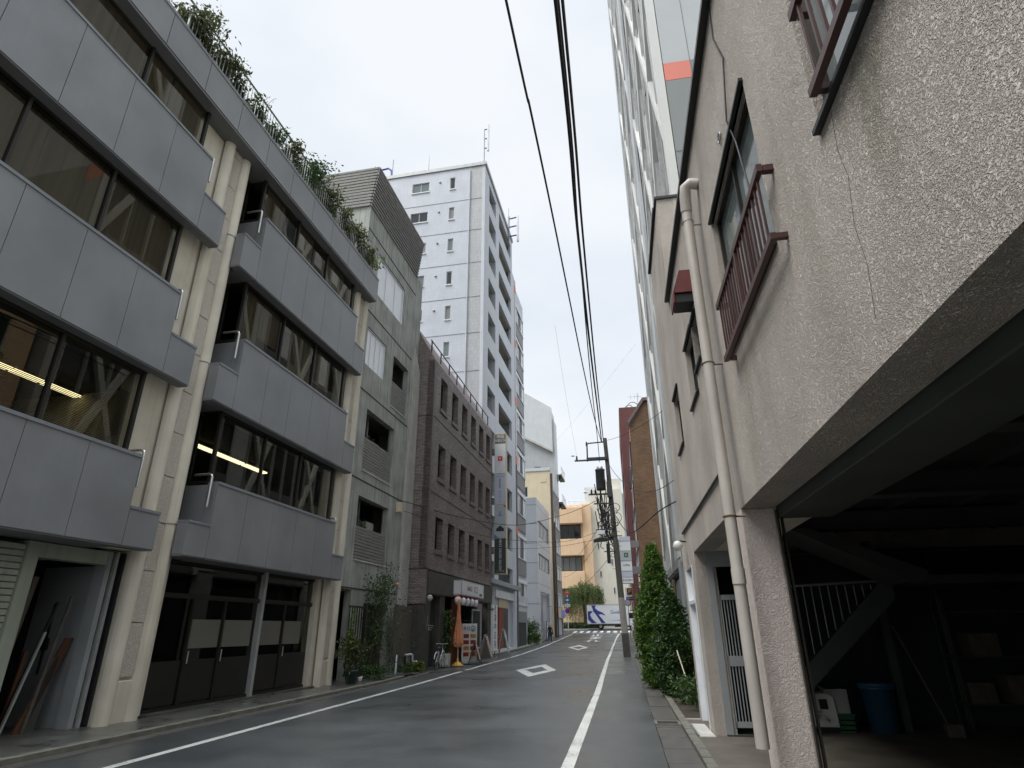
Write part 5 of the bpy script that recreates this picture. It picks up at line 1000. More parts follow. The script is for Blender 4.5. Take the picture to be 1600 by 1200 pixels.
for i,(za,zb,lb) in enumerate([(10.8,8.2,'upper'),(8.9,7.7,'middle'),(6.9,6.1,'lower')]): wire(lb+' thin wire from the main pole towards the apricot building',[(-.4,39.1,zb+.4-.3*i),(-8.6,95,za)],.014,sag=.9)
wire('thin guy wire slanting from the metal-clad building up to the right',[(-8.7,82,25.5),(3,52,26.5)],.005,sag=.3)
# ================= vegetation =================
def conifer(lab,x,y,h,r,n,m,seed,grp):
    q=np.random.default_rng(seed); z0=zg(y)+.03; t=Thing('conifer',lab,'conifer',(x,y,z0),group=grp)
    mb=MB().cyl((x,y,z0),(x,y,z0+h*.9),.06,.015,8)
    cl=[]; 
    for i in range(n):
        u=q.random()**1.15; ang=q.random()*2*math.pi; prof=(math.sin(math.pi*min(1,(u*.86+.14)))**.6)*(1-u*.55); rad=r*prof*(.62+.5*q.random())
        rad*=1+.22*math.sin(ang*3+u*9)+.1*q.normal()
        cl.append((x+rad*math.cos(ang),y+rad*math.sin(ang),z0+.1+u*h*.96+q.normal()*.05))
        if i%3==0: mb.tube([(x,y,z0+u*h*.85),(x+rad*.8*math.cos(ang),y+rad*.8*math.sin(ang),z0+.1+u*h*.93)],.008,4)
    t.part('trunk',mb,'bark')
    pts=[]
    for c in cl:
        k=26; d=q.normal(0,1,(k,3)); d/=np.linalg.norm(d,axis=1)[:,None]; rr_=.10+.07*q.random()
        pts.append(np.array(c)+d*rr_*np.array([1,1,1.25])*(q.random((k,1))**.4))
    f=MB(); foliage(f,np.concatenate(pts),.034,3,.02,aspect=.5); o=fol_obj('foliage',f,m,t.base); o.parent=t.o
    return t
G='conifers beside the right kerb'
conifer('tallest bright green conifer column beside the right kerb, behind the others',1.0,19.3,3.9,.66,680,'leaf',1,G)
conifer('dark green conifer in front of the tall bright one, nearest the stucco house',1.22,17.0,2.4,.5,520,'leafd',2,G)
conifer('bright green bushy conifer at the foot of the tall one, closest to the kerb line',1.0,20.9,2.6,.55,380,'leaf',3,G)
def shrub(name,lab,cat,c,rad,h,n,size,m,grp=None,frame='R',stem=True,pot=None,loose=1.0,seed=0,kind=None,twigs=5):
    q=np.random.default_rng(seed+100); t=Thing(name,lab,cat,c,frame,group=grp)
    zb=c[2]
    if pot:
        pr,ph,pm=pot; t.part('pot',MB().lathe([(0,0),(pr*.72,0),(pr*.98,ph*.85),(pr*1.08,ph*.85),(pr*1.08,ph),(pr*.94,ph),(pr*.92,ph*.9),(0,ph*.9)],c,20),pm); zb+=ph*.9
    sm=MB(); tips=[]
    for i in range(twigs):
        a=q.random()*6.28; e=Vector((c[0]+math.cos(a)*rad*.7*q.random(),c[1]+math.sin(a)*rad*.7*q.random(),zb+h*(.55+.4*q.random()))); tips.append(e)
        sm.tube([(c[0],c[1],zb-.02),Vector((c[0],c[1],zb)).lerp(e,.5)+Vector((q.normal()*.04,q.normal()*.04,0)),e],.012,5,rs=[.018,.012,.005])
    if stem: t.part('stem',sm,'bark')
    ctr=[]
    nc=max(4,n//28)
    for i in range(nc):
        if i<len(tips)*2: b=np.array(tips[i%len(tips)])
        else: b=np.array([c[0]+q.normal()*rad*.45,c[1]+q.normal()*rad*.45,zb+h*(.15+.8*q.random())])
        ctr.append(b)
    pts=np.concatenate([b+q.normal(0,1,(28,3))*np.array([rad,rad,h*.5])*.2*loose for b in ctr])
    f=MB(); foliage(f,pts,size,1,.01,aspect=.42); o=fol_obj('foliage',f,m,t.base); o.parent=t.o
    return t
for i,(x,y,r,h,m,lb) in enumerate([(1.55,14.1,.4,.75,'leafs','dark broad-leaved shrub at the corner of the bed nearest the white door'),(1.35,15.4,.4,.5,'leafs','low broad-leaved shrub under the dark conifer'),(2.1,17.4,.5,1.6,'leafs','tall loose shrub between the dark conifer and the lattice tower'),(1.25,17.9,.35,.6,'leafs','low shrub between the dark and the tall conifer'),(2.1,14.8,.4,1.5,'leafd','dark tall shrub against the far end of the stucco house')]):
    shrub('shrub',lb,'shrub',(x,y,.03),r,h,900,.05,m,'shrubs in the right planting bed',seed=i)
st_=Thing('plant_stake','thin pale stake leaning in the shrubs before the dark conifer','stake',(1.35,15.3,.03)); st_.part('stake_rod',MB().tube([(1.42,15.3,.03),(1.2,15.9,1.1)],.014),'cream'); st_.part('tie',MB().torus((1.3,15.62,.6),.025,.006,(-.2,.5,.8)),'binlid')
# roof garden of the panelled building
roofp=[(8.4,.85,.6,1400,'leafr','bushy roof shrub at the left end of the roof railing'),(10.2,.5,.45,420,'leafr','low roof shrub between the branch and the first railing gap'),(11.8,.55,.45,420,'leafs','low roof shrub just right of the first railing gap'),(18.0,.7,.4,500,'leafr','low roof shrub next to the yellow-green corner plant'),(9.5,.8,.5,800,'leafr','roof shrub with a branch reaching past the railing, second from the left'),(10.9,.6,.4,420,'leafs','small green roof shrub beside the first gap in the railing'),(12.6,.7,.45,600,'leafr','thin roof plant with long bare shoots'),(13.8,1.25,.6,1100,'leafs','tall reddish-tipped roof shrub before the middle of the railing'),(14.9,1.1,.55,900,'leafr','rounded roof shrub right of the tall middle one'),(16.0,1.0,.5,800,'leafr','olive roof shrub near the far end of the railing'),(17.2,1.1,.55,900,'leafr','brownish roof shrub before the concrete building'),(18.4,.8,.45,500,'leafy','yellow-green roof plant hanging over the corner of the fascia')]
for i,(y,h,r,n,m,lb) in enumerate(roofp):
    t=shrub('roof_shrub',lb,'shrub',(-9.5,y,14.46),r,h,int(n*1.7),.06,m,'shrubs on the roof behind the railing','L',pot=(.2,.3,'terrac'),seed=20+i,loose=1.1)
    if i in (3,5):
        tw=MB(); f=MB(); pts=[]
        for k in range(2):
            P0=Vector((-9.5,y+.1*k,14.9)); P1=Vector((-9.25+.05*k,y+.25+.12*k,15.5+.12*k)) if i==3 else Vector((-9.3,y+.2+.25*k,15.9+.2*k)); tw.tube([P0,P0.lerp(P1,.5)+Vector((0,0,.22)),P0.lerp(P1,.8)+Vector((0,0,.14)),P1],.006,5)
            for u in np.linspace(.4,1,14): q_=P0.lerp(P1,u); pts.append((q_.x,q_.y,q_.z+.1*(1-u)))
        t.part('twig',tw,'bark'); foliage(f,pts,.05 if i==3 else .02,6 if i==3 else 1,.06 if i==3 else .01); o=fol_obj('twig_leaves',f,m,t.base); o.parent=t.o
# plants before the concrete building
shrub('potted_tree','tall thin potted tree with three leaf tufts in a green pot by the last pillar','potted plant',(-8.95,19.0,.08),.42,.95,1100,.05,'leafr',None,'L',pot=(.2,.38,'potg'),seed=41,loose=.9)
tt=Thing('potted_tree','small plant in a white pot beside the large green pot','potted plant',(-8.95,19.65,.05),'L'); tt.part('pot',MB().lathe([(0,0),(.06,0),(.09,.17),(.0,.16)],(-8.95,19.65,.05),14),'plasticw'); f=MB(); foliage(f,[(-8.95+random.gauss(0,.05),19.65+random.gauss(0,.05),.3+random.random()*.5) for _ in range(160)],.035); o=fol_obj('foliage',f,'leafs',tt.base); o.parent=tt.o
t=shrub('tall_stem_plant','slender plant with a leafy tuft high up the last cream pillar','potted plant',(-9.0,18.85,.08),.2,2.35,300,.055,'leafy',None,'L',seed=44,twigs=1,loose=.7)
shrub('climbing_rose','loose climbing rose spreading over the dark doorway of the concrete building','climbing plant',(-9.4,21.9,.05),.95,3.5,2600,.05,'leafs',None,'L',seed=45,twigs=10,loose=.8)
fl=Thing('rose_flower','single pink rose on the climbing rose','flower',(-9.2,22.9,3.2),'L'); fl.part('petals',MB().lathe([(0,-.08),(.08,-.03),(.1,.03),(.04,.08),(0,.06)],(-9.2,22.9,3.22),10),'peach'); fl.part('calyx',MB().lathe([(0,-.12),(.03,-.08),(0,-.06)],(-9.2,22.9,3.22),8),'leafs')
for i,(y,x,r,h,n,m,lb) in enumerate([(20.9,-9.0,.45,.45,900,'leafs','low spreading plant left of the dark doorway'),(20.3,-9.35,.25,1.0,500,'leafs','upright plant behind the bar gate'),(21.2,-9.3,.2,1.7,380,'leafs','thin tall plant growing up the doorway edge'),(24.0,-9.1,.35,.35,650,'leafs','low plant under the left half of the plank fence'),(25.3,-9.0,.35,.35,650,'leafy','pale low plant by the bend of the gas pipe')]):
    shrub('garden_plant',lb,'plant',(x,y,.03),r,h,n,.045,m,'plants along the foot of the concrete building','L',seed=50+i,twigs=4)
for i,(y,x,r,h,n,m,lb) in enumerate([(57.4,-10.2,.65,1.5,1300,'leafs','dark rounded bush nearest in the planter before the white panelled office'),(58.6,-10.1,.7,1.9,1500,'leafs','tallest dark bush in the planter before the white panelled office'),(59.3,-9.75,.55,.75,1200,'leafy','low yellow-green bush at the kerb before the white panelled office'),(56.6,-10.0,.45,.8,800,'leafs','small dark bush at the near end of the office planter')]):
    shrub('planter_bush',lb,'bush',(x,y,zg(y)+.12),r,h,n,.08,m,'bushes in the office planter','L',seed=60+i,twigs=6)
# willow over the far hedge
t=Thing('willow_tree','weeping willow standing before the apricot building across the junction','tree',(-5.6,94.5,1.4)); tk=MB().tube([(-5.6,94.5,1.3),(-5.5,94.5,3.2),(-5.7,94.4,5.0),(-5.4,94.5,6.6)],.2,8,rs=[.28,.22,.17,.08]); 
wq=np.random.default_rng(77); pts=[]
for i in range(230):
    a=wq.random()*6.28; rr_=wq.random()**.5*2.9; top=7.9-.28*rr_**1.3+wq.normal()*.25; L=1.0+wq.random()*2.9*(.5+rr_/3.2); x0=-5.6+rr_*math.cos(a); y0_=94.5+rr_*math.sin(a)*.8
    k=int(L*13); u=np.linspace(0,1,k); pts.append(np.stack([x0+u*.25*math.cos(a)+wq.normal(0,.05,k),y0_+wq.normal(0,.05,k),top-u*L],1))
    if i%6==0: tk.tube([(-5.6,94.5,5.2),((x0-5.6)/2,(y0_+94.5)/2,top-.3),(x0,y0_,top)],.05,5,rs=[.07,.04,.015])
t.part('trunk',tk,'bark'); f=MB(); foliage(f,np.concatenate(pts),.12,2,.07,aspect=.3); o=fol_obj('foliage',f,'willow',t.base); o.parent=t.o
t=Thing('hedge','low dark clipped hedge along the pavement under the willow','hedge',(-6.5,92.6,1.4)); f=MB(); foliage(f,np.stack([wq.uniform(-8.9,-3.0,2600),wq.uniform(92.2,93.2,2600),wq.uniform(1.42,2.25,2600)],1),.12); o=fol_obj('foliage',f,'leafs',t.base); o.parent=t.o; t.part('branches',MB().box(-8.8,-3.1,92.5,92.9,1.4,2.0),'bark')
# ================= street furniture on the left pavement =================
def bicycle(lab,c,ang,m='white',frame='L',basket=False,grp=None):
    t=Thing('bicycle',lab,'bicycle',c,frame,group=grp,rz=ang); R=.33; B=Vector((0,0,0))
    L=lambda x,z,y=0:(y,x,z)
    for nme,x in (('wheel',-.52),('wheel',.52)):
        w=t.part(nme,MB().torus(L(x,R),R-.02,.018,(1,0,0),32,6),'rubber',local=True); t.part('rim',MB().torus(L(x,R),R-.045,.009,(1,0,0),32,5),'alu',w,local=True)
        sp=MB()
        for i in range(14): a=i*math.pi/7; sp.cyl(L(x,R),L(x+math.cos(a)*(R-.05),R+math.sin(a)*(R-.05)),.0025,n=4)
        t.part('spokes',sp.cyl(L(x,R,-.04),L(x,R,.04),.02,n=8),'alu',w,local=True)
    f=MB(); f.tube([L(-.12,.30),L(-.25,.74)],.017); f.tube([L(.42,.80),L(.45,.62),L(.52,R)],.015); f.tube([L(-.12,.30),L(.15,.42),L(.43,.72)],.017); f.tube([L(-.12,.30),L(-.52,R)],.012); f.tube([L(-.22,.66),L(-.52,R)],.01)
    t.part('bicycle_frame',f,m,local=True); t.part('saddle',MB().lathe([(0,-.14),(.03,-.13),(.05,0),(.09,.1),(.07,.14),(0,.15)],(0,-.26,.8),10,'y'),'black',local=True); t.part('seat_post',MB().cyl(L(-.25,.72),L(-.27,.8),.013,n=8),'alu',local=True)
    t.part('handlebar',MB().tube([(-.27,.28,.98),(-.2,.34,1.0),(-.03,.42,.97),(.03,.42,.97),(.2,.34,1.0),(.27,.28,.98)],.012).cyl(L(.42,.78),L(.41,.97),.013,n=8),'alu',local=True)
    for x in (-.52,.52): t.part('mudguard',MB().tube([L(x+math.cos(a)*(R+.025),R+math.sin(a)*(R+.025)) for a in np.linspace(.3,2.9,10)],.016,5),m,local=True)
    t.part('crank',MB().cyl(L(-.12,.3,-.08),L(-.12,.3,.08),.012,n=6).cyl(L(-.12,.3,.03),L(-.12,.3,.04),.09,n=18).tube([L(-.12,.3,.08),L(-.03,.17,.08)],.01,5).tube([L(-.12,.3,-.08),L(-.21,.43,-.08)],.01,5),'alu',local=True); t.part('chain_stand',MB().tube([L(-.5,.3,-.05),L(-.42,.02,-.14)],.01,5),'alu',local=True)
    if basket:
        b=MB()
        for z in (.72,.8,.88,.96): b.tube([(-.15,.5,z),(.15,.5,z),(.15,.75,z),(-.15,.75,z),(-.15,.5,z)],.005,4)
        for x in (-.15,-.05,.05,.15): b.tube([(x,.5,.96),(x,.5,.72),(x,.75,.72),(x,.75,.96)],.004,4)
        t.part('basket',b,'galv',local=True)
    return t
bicycle('pale blue-white city bicycle parked before the dark stone wall, left of the restaurant',(-8.7,27.1,.02),R_(2),'white',basket=False,grp='bicycles parked along the left wall')
bicycle('bicycle behind the tall black and white banner, right of the restaurant',(-9.25,40.0,.12),R_(12),'alu',basket=True,grp='bicycles parked along the left wall')
t=Thing('wire_basket','round wire basket hanging on the dark stone wall above the bicycle','basket',(-8.95,26.15,1.55),'L'); m=MB()
for r_,z in ((.22,1.75),(.2,1.66),(.13,1.57)): m.torus((-8.95,26.15,z),r_,.008,(0,0,1),20,5)
for i in range(10): a=i*.628; m.tube([(-8.95+.22*math.cos(a),26.15+.22*math.sin(a),1.75),(-8.95+.13*math.cos(a),26.15+.13*math.sin(a),1.56)],.005,4)
t.part('wire_mesh',m,'galv'); t.part('hanger',MB().tube([(-8.95,26.37,1.75),(-9.0,26.15,2.15),(-8.95,25.93,1.75)],.006,4),'galv')
# shop signboard
t=Thing('shop_signboard','white illuminated restaurant signboard box above the lanterns','sign',(-8.75,32,3.15),'L'); t.part('sign_box',MB().box(-9.0,-8.55,29.75,34.2,3.13,3.86),'alu',bevel=.01); o=t.part('sign_face',MB().box(-8.55,-8.535,29.82,34.13,3.19,3.8),'signw'); t.part('end_face',MB().box(-8.96,-8.6,29.735,29.75,3.2,3.8),'signw')
text(t,'HAKO',.34,(-8.53,31.2,3.5),(0,1,0),(0,0,1),'photo1',o); text(t,'ハコ',.5,(-8.53,32.4,3.5),(0,1,0),(0,0,1),'photo1',o,sx=.8); text(t,'DINING',.18,(-8.53,33.5,3.3),(0,1,0),(0,0,1),'ink',o)
# lanterns: one built, copied along the row
lt=Thing('paper_lantern','paper lantern with red top, leftmost in the row over the restaurant door','lantern',(-8.62,29.35,2.88),'L',group='paper lanterns over the restaurant door')
lt.part('lantern_body',MB().lathe([(.06,-.2),(.12,-.16),(.155,-.05),(.16,.05),(.13,.13),(.12,.14)],(-8.62,29.35,2.88),18),'signw'); lt.part('lantern_crown',MB().lathe([(.125,.13),(.10,.17),(.06,.2),(.0,.2)],(-8.62,29.35,2.88),18),'red'); lt.part('bottom_ring',MB().lathe([(.0,-.22),(.065,-.22),(.065,-.19)],(-8.62,29.35,2.88),14),'black'); lt.part('hanging_cord',MB().cyl((-8.62,29.35,3.07),(-8.62,29.35,3.2),.006,n=5),'cable')
for i,lb in enumerate(('second from the left','middle one','fourth from the left','rightmost')):
    c=lt.o.copy(); col.objects.link(c); c.location=LW((-8.62,29.35+.82*(i+1),2.88)); c['label']='paper lantern with red top, '+lb+' in the row over the restaurant door'
    for ch in [o for o in bpy.data.objects if o.parent==lt.o]: d=ch.copy(); d.parent=c; col.objects.link(d)
# folded parasol on a yellow base
t=Thing('folded_parasol','folded salmon parasol on a pole in a yellow plastic base','parasol',(-8.45,29.0,.02),'L'); t.part('base',MB().lathe([(0,0),(.27,0),(.28,.05),(.16,.12),(.12,.18),(.05,.2),(.05,.32),(0,.32)],(-8.45,29.0,.02),20),'yellow'); t.part('pole',MB().cyl((-8.45,29,.3),(-8.45,29,2.95),.022,n=10),'cream')
m=MB(); pr=[(.03,2.9),(.05,2.75),(.07,2.2),(.11,1.8),(.17,1.3),(.2,1.0),(.15,.85),(.04,.8)]
V=[];n=20
for r_,z in pr:
    for i in range(n): a=6.283*i/n; q_=r_*(1+.28*(i%2)); V.append((-8.45+q_*math.cos(a),29+q_*math.sin(a),z))
m.add(V,[(k*n+i,k*n+(i+1)%n,(k+1)*n+(i+1)%n,(k+1)*n+i) for k in range(len(pr)-1) for i in range(n)]); t.part('folded_cloth',m,'parasol')
# menu stand
t=Thing('menu_stand','white upright menu stand with two columns of dish photographs','sign',(-8.5,31.1,.02),'L',rz=-R_(48)); 
bd=t.part('board',MB().box(-8.52,-8.44,30.68,31.52,.12,1.85),'plasticw',bevel=.015); t.part('base',MB().box(-8.72,-8.28,30.62,31.58,.02,.1),'doorgrey',bevel=.02); t.part('handle',MB().tube([(-8.48,30.7,1.85),(-8.48,30.7,1.98),(-8.48,31.2,1.98),(-8.48,31.2,1.85)],.012),'black')
for j,z in enumerate((1.28,1.0,.73,.45)):
    for i,y in enumerate((30.76,31.14)): t.part('dish_photo',MB().box(-8.44,-8.432,y,y+.3,z-.09,z+.09),'photo2' if (i+2*j)%3==1 else 'photo1',bd)
text(t,'本日',.2,(-8.43,30.92,1.62),(0,1,0),(0,0,1),'navy',bd); t.part('logo_ring',MB().torus((-8.43,31.28,1.62),.12,.015,(1,0,0),24,5),'navy',bd); t.part('logo_face',MB().torus((-8.43,31.28,1.58),.05,.012,(1,0,0),16,5),'navy',bd)
def aboard(lab,c,w_,h,sp,mf,mp,ang=0,grp='A-boards before the restaurant'):
    t=Thing('a_board_sign',lab,'A-board',c,'L',group=grp,rz=ang)
    for s_ in (-1,1):
        m=MB(); m.add([(-w_/2,s_*sp,0),(w_/2,s_*sp,0),(w_/2,s_*.015,h),(-w_/2,s_*.015,h),(-w_/2,s_*sp+s_*.02,0),(w_/2,s_*sp+s_*.02,0),(w_/2,s_*.035,h),(-w_/2,s_*.035,h)],[(0,1,2,3),(4,5,6,7),(0,1,5,4),(1,2,6,5),(2,3,7,6),(3,0,4,7)])
        o=t.part('leg_frame',MB().tube([(-w_/2,s_*sp,0),(-w_/2,s_*.02,h),(w_/2,s_*.02,h),(w_/2,s_*sp,0)],.016,6),mf,local=True); f=lambda u:s_*(sp*(1-u)+.02*u)
        t.part('poster',MB().add([(-w_/2+.03,f(.2)+s_*.012,h*.2),(w_/2-.03,f(.2)+s_*.012,h*.2),(w_/2-.03,f(.95)+s_*.012,h*.95),(-w_/2+.03,f(.95)+s_*.012,h*.95),(-w_/2+.03,f(.2),h*.2),(w_/2-.03,f(.2),h*.2),(w_/2-.03,f(.95),h*.95),(-w_/2+.03,f(.95),h*.95)],[(0,1,2,3),(4,5,6,7),(0,1,5,4),(1,2,6,5),(2,3,7,6),(3,0,4,7)]),mp,o,local=True)
aboard('low dark A-board with an orange-peach poster, nearest the menu stand',(-8.15,31.0,.02),.6,.95,.3,'black','peach',R_(98)); aboard('taller grey-legged A-board with a pink-printed poster',(-8.0,32.6,.02),.75,1.3,.38,'galv','peach',R_(97)); aboard('tall black and white printed A-board beside the bicycle',(-8.0,37.0,.02),.7,1.6,.35,'galv','graf',R_(95))
t=Thing('chalkboard','tall dark chalkboard in a grey frame on the restaurant front','chalkboard',(-8.92,34.2,.5),'L'); t.part('frame',MB().box(-8.97,-8.9,33.15,33.25,.6,2.6).box(-8.97,-8.9,34.9,35.0,.6,2.6).box(-8.97,-8.9,33.25,34.9,2.52,2.6).box(-8.97,-8.9,33.25,34.9,.6,.68),'alu'); t.part('slate',MB().box(-8.96,-8.93,33.25,34.9,.68,2.52),'chalk')
t=Thing('printed_banner','tall black and white printed banner on the tower front beside the brown building','banner',(-8.95,38.5,.3),'L'); o=t.part('banner_sheet',MB().box(-8.97,-8.94,38.2,39.4,.35,3.0),'signw'); t.part('frame',MB().box(-9.0,-8.97,38.2,39.4,.3,.35).box(-9.0,-8.97,38.2,39.4,3.0,3.06),'doorgrey')
for i,ch in enumerate('営業中店内'): text(t,ch,.5,(-8.935,38.8,2.7-i*.5),(0,1,0),(0,0,1),'ink',o)
t=Thing('gas_cylinder_pot','white round pot standing behind the A-boards','pot',(-8.6,32.0,.02),'L'); t.part('pot_body',MB().lathe([(0,0),(.1,0),(.17,.15),(.17,.3),(.06,.42),(.05,.5),(0,.5)],(-8.6,32.0,.02),16),'plasticw'); t.part('knob',MB().lathe([(0,0),(.04,.02),(0,.08)],(-8.6,32,.52),10),'plasticw')
t=Thing('planter_pot','white square planter with a tall dark green shrub at the restaurant door','planter',(-8.95,28.6,.02),'L'); t.part('pot',MB().prism([(-.2,0),(.2,0),(.23,.55),(-.23,.55)],'y',-.2,.2),'plasticw',local=True); f=MB(); foliage(f,np.stack([rng.normal(0,.2,500),rng.normal(0,.22,500),rng.uniform(.55,2.4,500)],1),.06); o=fol_obj('foliage',f,'leafs'); o.parent=t.o; t.part('stem',MB().tube([(0,0,.5),(.03,.02,1.5),(0,0,2.2)],.02,6),'bark',local=True)
t=Thing('polystyrene_box','white styrofoam box standing beside the square planter','box',(-8.85,28.15,.02),'L'); t.part('box_body',MB().box(-8.98,-8.75,28.0,28.3,.12,.5),'plasticw',bevel=.01); t.part('lid',MB().box(-8.99,-8.74,27.99,28.31,.5,.54),'plasticw'); t.part('pallet',MB().box(-9.0,-8.72,27.95,28.4,.04,.1),'doorgrey')
# road signs at the junction, left
t=Thing('road_sign_post','white post carrying a red plate and two round blue and violet road signs','road sign',(-7.2,84.5,zg(84.5)+.1)); px_=-7.2; t.part('post',MB().cyl((px_,84.5,zg(84)),(px_,84.5,6.3),.05,n=10),'white')
o=t.part('red_plate',MB().box(px_-.5,px_+.35,84.4,84.44,5.85,6.2).prism([(px_-.2,5.85),(px_+.1,5.85),(px_-.05,5.65)],'y',84.4,84.44),'red'); text(t,'一方通行',.19,(px_-.07,84.39,6.03),(1,0,0),(0,0,1),'whitep',o)
o=t.part('round_sign',MB().cyl((px_,84.38,5.1),(px_,84.42,5.1),.36,n=28,smooth=False),'blue'); t.part('arrow_symbol',MB().prism([(px_-.2,5.02),(px_+.02,5.02),(px_+.02,4.9),(px_+.24,5.1),(px_+.02,5.3),(px_+.02,5.18),(px_-.2,5.18)],'y',84.36,84.38),'whitep',o)
o=t.part('plate',MB().box(px_-.36,px_+.36,84.38,84.42,4.25,4.6),'signw'); text(t,'自転車を除く',.1,(px_,84.37,4.42),(1,0,0),(0,0,1),'ink',o)
o=t.part('round_sign',MB().cyl((px_,84.38,3.75),(px_,84.42,3.75),.36,n=28,smooth=False),'red'); t.part('disc_face',MB().cyl((px_,84.36,3.75),(px_,84.38,3.75),.27,n=24,smooth=False),'navy',o)
# ================= truck =================
zt_=zg(89); t=Thing('box_truck','white box truck with a dark blue bird emblem crossing the junction','truck',(-1.6,89,zt_))
Y0,Y1=88.0,90.1; t.part('cargo_box',MB().box(-4.85,.35,Y0,Y1,zt_+.72,zt_+3.15),'truckw',bevel=.04); t.part('box_rail',MB().box(-4.87,.37,Y0-.015,Y1+.015,zt_+.68,zt_+.78).box(-4.87,.37,Y0-.015,Y1+.015,zt_+3.1,zt_+3.18),'alu')
yb=Y0-.012; em=MB()
em.prism([(-4.25,zt_+3.08),(-3.6,zt_+3.08),(-3.75,zt_+2.75),(-3.35,zt_+2.4),(-2.75,zt_+2.15),(-2.3,zt_+1.75),(-2.95,zt_+1.95),(-3.3,zt_+1.9),(-2.4,zt_+.82),(-2.95,zt_+.82),(-3.7,zt_+1.95),(-4.0,zt_+2.3),(-4.1,zt_+2.75)],'y',yb-.006,yb)
em.prism([(-4.75,zt_+2.35),(-4.05,zt_+2.35),(-4.45,zt_+1.9),(-4.25,zt_+1.4),(-3.6,zt_+.82),(-4.3,zt_+.82),(-4.75,zt_+1.3)],'y',yb-.004,yb+.002)
t.part('bird_emblem',em,'navy'); text(t,'Guska',.62,(-.9,yb-.004,zt_+2.2),(1,0,0),(0,0,1),'navy'); text(t,'LOGISTICS SERVICE',.16,(-.75,yb-.004,zt_+1.15),(1,0,0),(0,0,1),'ltblue')
t.part('cab',MB().prism([(.4,zt_+.45),(1.75,zt_+.45),(1.83,zt_+.95),(1.75,zt_+1.35),(1.5,zt_+2.25),(.4,zt_+2.3)],'y',Y0+.1,Y1-.1),'truckw',bevel=.07); t.part('roof_spoiler',MB().prism([(.45,zt_+2.3),(1.3,zt_+2.3),(.6,zt_+2.9),(.45,zt_+2.9)],'y',Y0+.15,Y1-.15),'truckw',bevel=.04)
dr=t.part('side_window',MB().prism([(.75,zt_+1.4),(1.6,zt_+1.4),(1.38,zt_+2.1),(.75,zt_+2.1)],'y',Y0+.075,Y0+.1),'gdark'); t.part('windscreen',MB().add([(1.78,Y0+.25,zt_+1.4),(1.78,Y1-.25,zt_+1.4),(1.57,Y1-.25,zt_+2.15),(1.57,Y0+.25,zt_+2.15)],[(0,1,2,3)]),'gdark')
t.part('door_handle',MB().box(.7,.9,Y0+.07,Y0+.1,zt_+1.15,zt_+1.22),'black'); t.part('mirror',MB().box(1.65,1.75,Y0-.15,Y0+.02,zt_+1.6,zt_+2.0),'black',bevel=.02); t.part('bumper',MB().box(.45,1.87,Y0+.1,Y1-.1,zt_+.28,zt_+.5),'black',bevel=.03); t.part('headlight',MB().box(1.75,1.85,Y0+.15,Y0+.5,zt_+.65,zt_+.85),'signw',bevel=.02); t.part('headlight',MB().box(1.75,1.85,Y1-.5,Y1-.15,zt_+.65,zt_+.85),'signw',bevel=.02)
t.part('chassis',MB().box(-4.7,.6,Y0+.5,Y1-.5,zt_+.45,zt_+.68).box(-1.2,.3,Y0+.15,Y0+.5,zt_+.3,zt_+.65).box(-4.8,-4.6,Y0+.1,Y1-.1,zt_+.3,zt_+.5),'black'); t.part('side_guard',MB().tube([(-2.2,Y0+.1,zt_+.62),(-2.2,Y0+.1,zt_+.35),(-1.3,Y0+.1,zt_+.35),(-1.3,Y0+.1,zt_+.62)],.025),'alu')
for x in (-3.1,1.1):
    for yy in (Y0+.12,Y1-.37):
        w_=t.part('wheel',MB().lathe([(.2,0),(.36,0),(.4,.04),(.4,.21),(.36,.25),(.2,.25)],(x,yy,zt_+.4),24,'y'),'rubber'); t.part('rim',MB().lathe([(0,.03),(.12,.03),(.2,.08),(.21,.02)],(x,yy,zt_+.4),20,'y').lathe([(0,.2),(.2,.2)],(x,yy,zt_+.4),20,'y'),'alu',w_)
t=Thing('scooter','small white scooter waiting behind the utility pole at the crossing','scooter',(1.15,80.5,zg(80.5))); zz=zg(80.5)
t.part('body_shell',MB().prism([(-.1,.3),(.1,.3),(.2,.75),(.12,1.0),(-.12,1.0),(-.2,.75)],'y',-.5,.1),'truckw',local=True,bevel=.04); t.part('leg_shield',MB().prism([(-.2,.3),(.2,.3),(.24,.7),(.1,1.0),(-.1,1.0),(-.24,.7)],'y',.35,.45),'truckw',local=True,bevel=.03); t.part('seat',MB().box(-.14,.14,-.5,.1,.98,1.08),'black',local=True,bevel=.04); t.part('handlebar',MB().tube([(-.32,.38,1.08),(0,.42,1.1),(.32,.38,1.08)],.018),'black',local=True)
for y in (-.45,.5): t.part('wheel',MB().lathe([(.1,-.05),(.2,-.05),(.22,0),(.2,.05),(.1,.05)],(0,y,.22),18,'x'),'rubber',local=True)
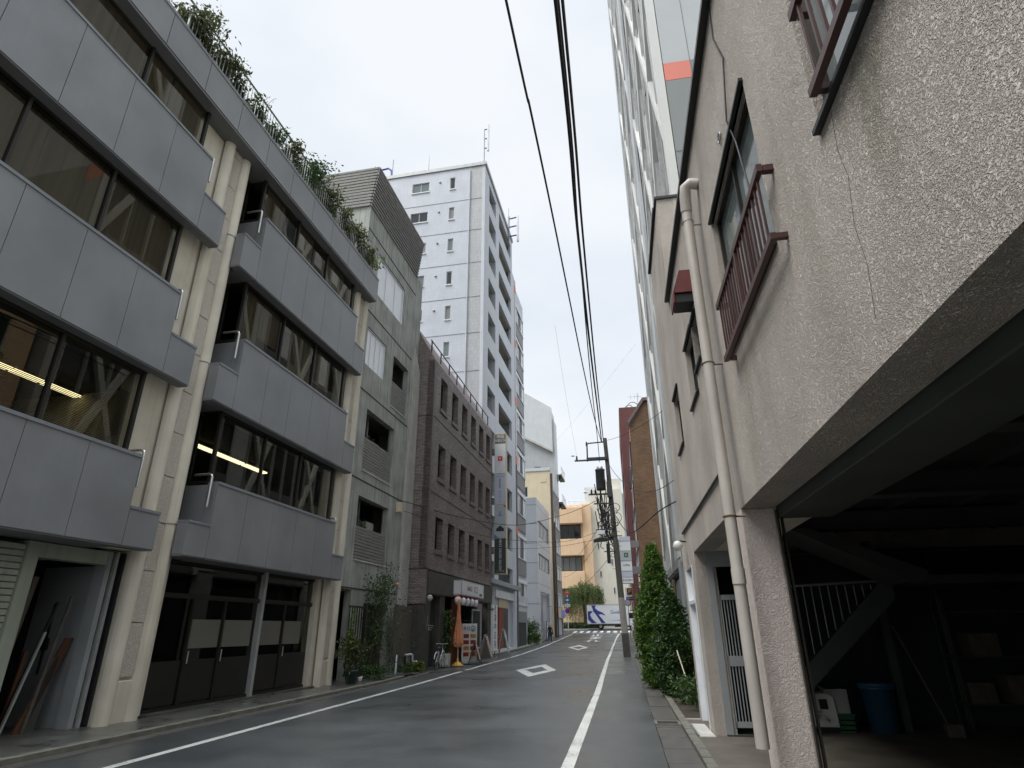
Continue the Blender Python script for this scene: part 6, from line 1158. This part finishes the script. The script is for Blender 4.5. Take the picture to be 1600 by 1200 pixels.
# ================= pedestrian =================
def person(c,h):
    t=Thing('person','pedestrian in a dark jacket and jeans with a pale hat and an olive shoulder bag','person',c,rz=R_(8)); k=h/1.7
    V=[(0,0,.95),(0,.0,1.15),(0,.01,1.38),(0,.0,1.5),(0,.02,1.6),(.1,0,.9),(.12,.12,.5),(.13,.02,.09),(.13,.17,.04),(-.1,0,.9),(-.11,-.05,.5),(-.12,-.24,.12),(-.12,-.1,.04),(.17,0,1.4),(.26,-.05,1.12),(.24,.06,.88),(-.17,0,1.4),(-.27,.03,1.13),(-.23,.17,.95)]
    E=[(0,1),(1,2),(2,3),(3,4),(0,5),(5,6),(6,7),(7,8),(0,9),(9,10),(10,11),(11,12),(2,13),(13,14),(14,15),(2,16),(16,17),(17,18)]
    Rr=[.15,.14,.15,.055,.085,.1,.07,.045,.035,.1,.07,.045,.035,.065,.05,.038,.065,.05,.038]
    me=bpy.data.meshes.new('body'); me.from_pydata([tuple(a*k for a in v) for v in V],E,[]); me.materials.append(X['coat']); o=link(bpy.data.objects.new('body',me)); o.parent=t.o
    s=o.modifiers.new('skin','SKIN'); o.modifiers.new('sub','SUBSURF').levels=1; o.modifiers['sub'].render_levels=2
    for i,v in enumerate(me.skin_vertices[0].data): v.radius=(Rr[i]*k,Rr[i]*k*.8); v.use_root=(i==0)
    hd=t.part('head',MB().lathe([(0,-.12),(.06,-.11),(.085,-.03),(.09,.04),(.07,.1),(0,.12)],(0,.02*k,1.61*k),16),'skin',local=True)
    t.part('hat',MB().lathe([(.13,.03),(.1,.035),(.1,.1),(.07,.14),(0,.15)],(0,.02*k,1.62*k),16),'hat',local=True)
    t.part('nose',MB().lathe([(0,.03),(.015,0),(0,-.01)],(0,-.075,1.6*k),6),'skin',hd,local=True)
    tr=MB(); tr.tube([(.08*k,0,.98*k),(.11*k,.05*k,.72*k),(.12*k,.12*k,.5*k),(.13*k,.06*k,.3*k),(.13*k,.02*k,.1*k)],.1,12,rs=[.125*k,.115*k,.085*k,.075*k,.065*k]); tr.tube([(-.08*k,0,.98*k),(-.1*k,-.02*k,.72*k),(-.11*k,-.05*k,.5*k),(-.115*k,-.14*k,.3*k),(-.12*k,-.23*k,.12*k)],.1,12,rs=[.125*k,.115*k,.085*k,.075*k,.065*k])
    t.part('jeans',tr,'jeans',local=True); t.part('shoe',MB().lathe([(0,-.12),(.04,-.1),(.05,0),(.04,.12),(0,.15)],(.13*k,.08*k,.045),10,'y'),'plasticw',local=True); t.part('shoe',MB().lathe([(0,-.12),(.04,-.1),(.05,0),(.04,.12),(0,.15)],(-.12*k,-.16*k,.06),10,'y'),'plasticw',local=True)
    t.part('bag',MB().box(.2,.34,-.12,.14,.75*k,1.05*k),'bag',local=True,bevel=.04); t.part('bag_strap',MB().tube([(.24,0,1.04*k),(.2,-.12,1.3*k),(.02,-.14,1.46*k),(-.12,-.02,1.5*k)],.014,6),'bag',local=True)
person((-7.15,62.5,zg(62.5)),1.62)
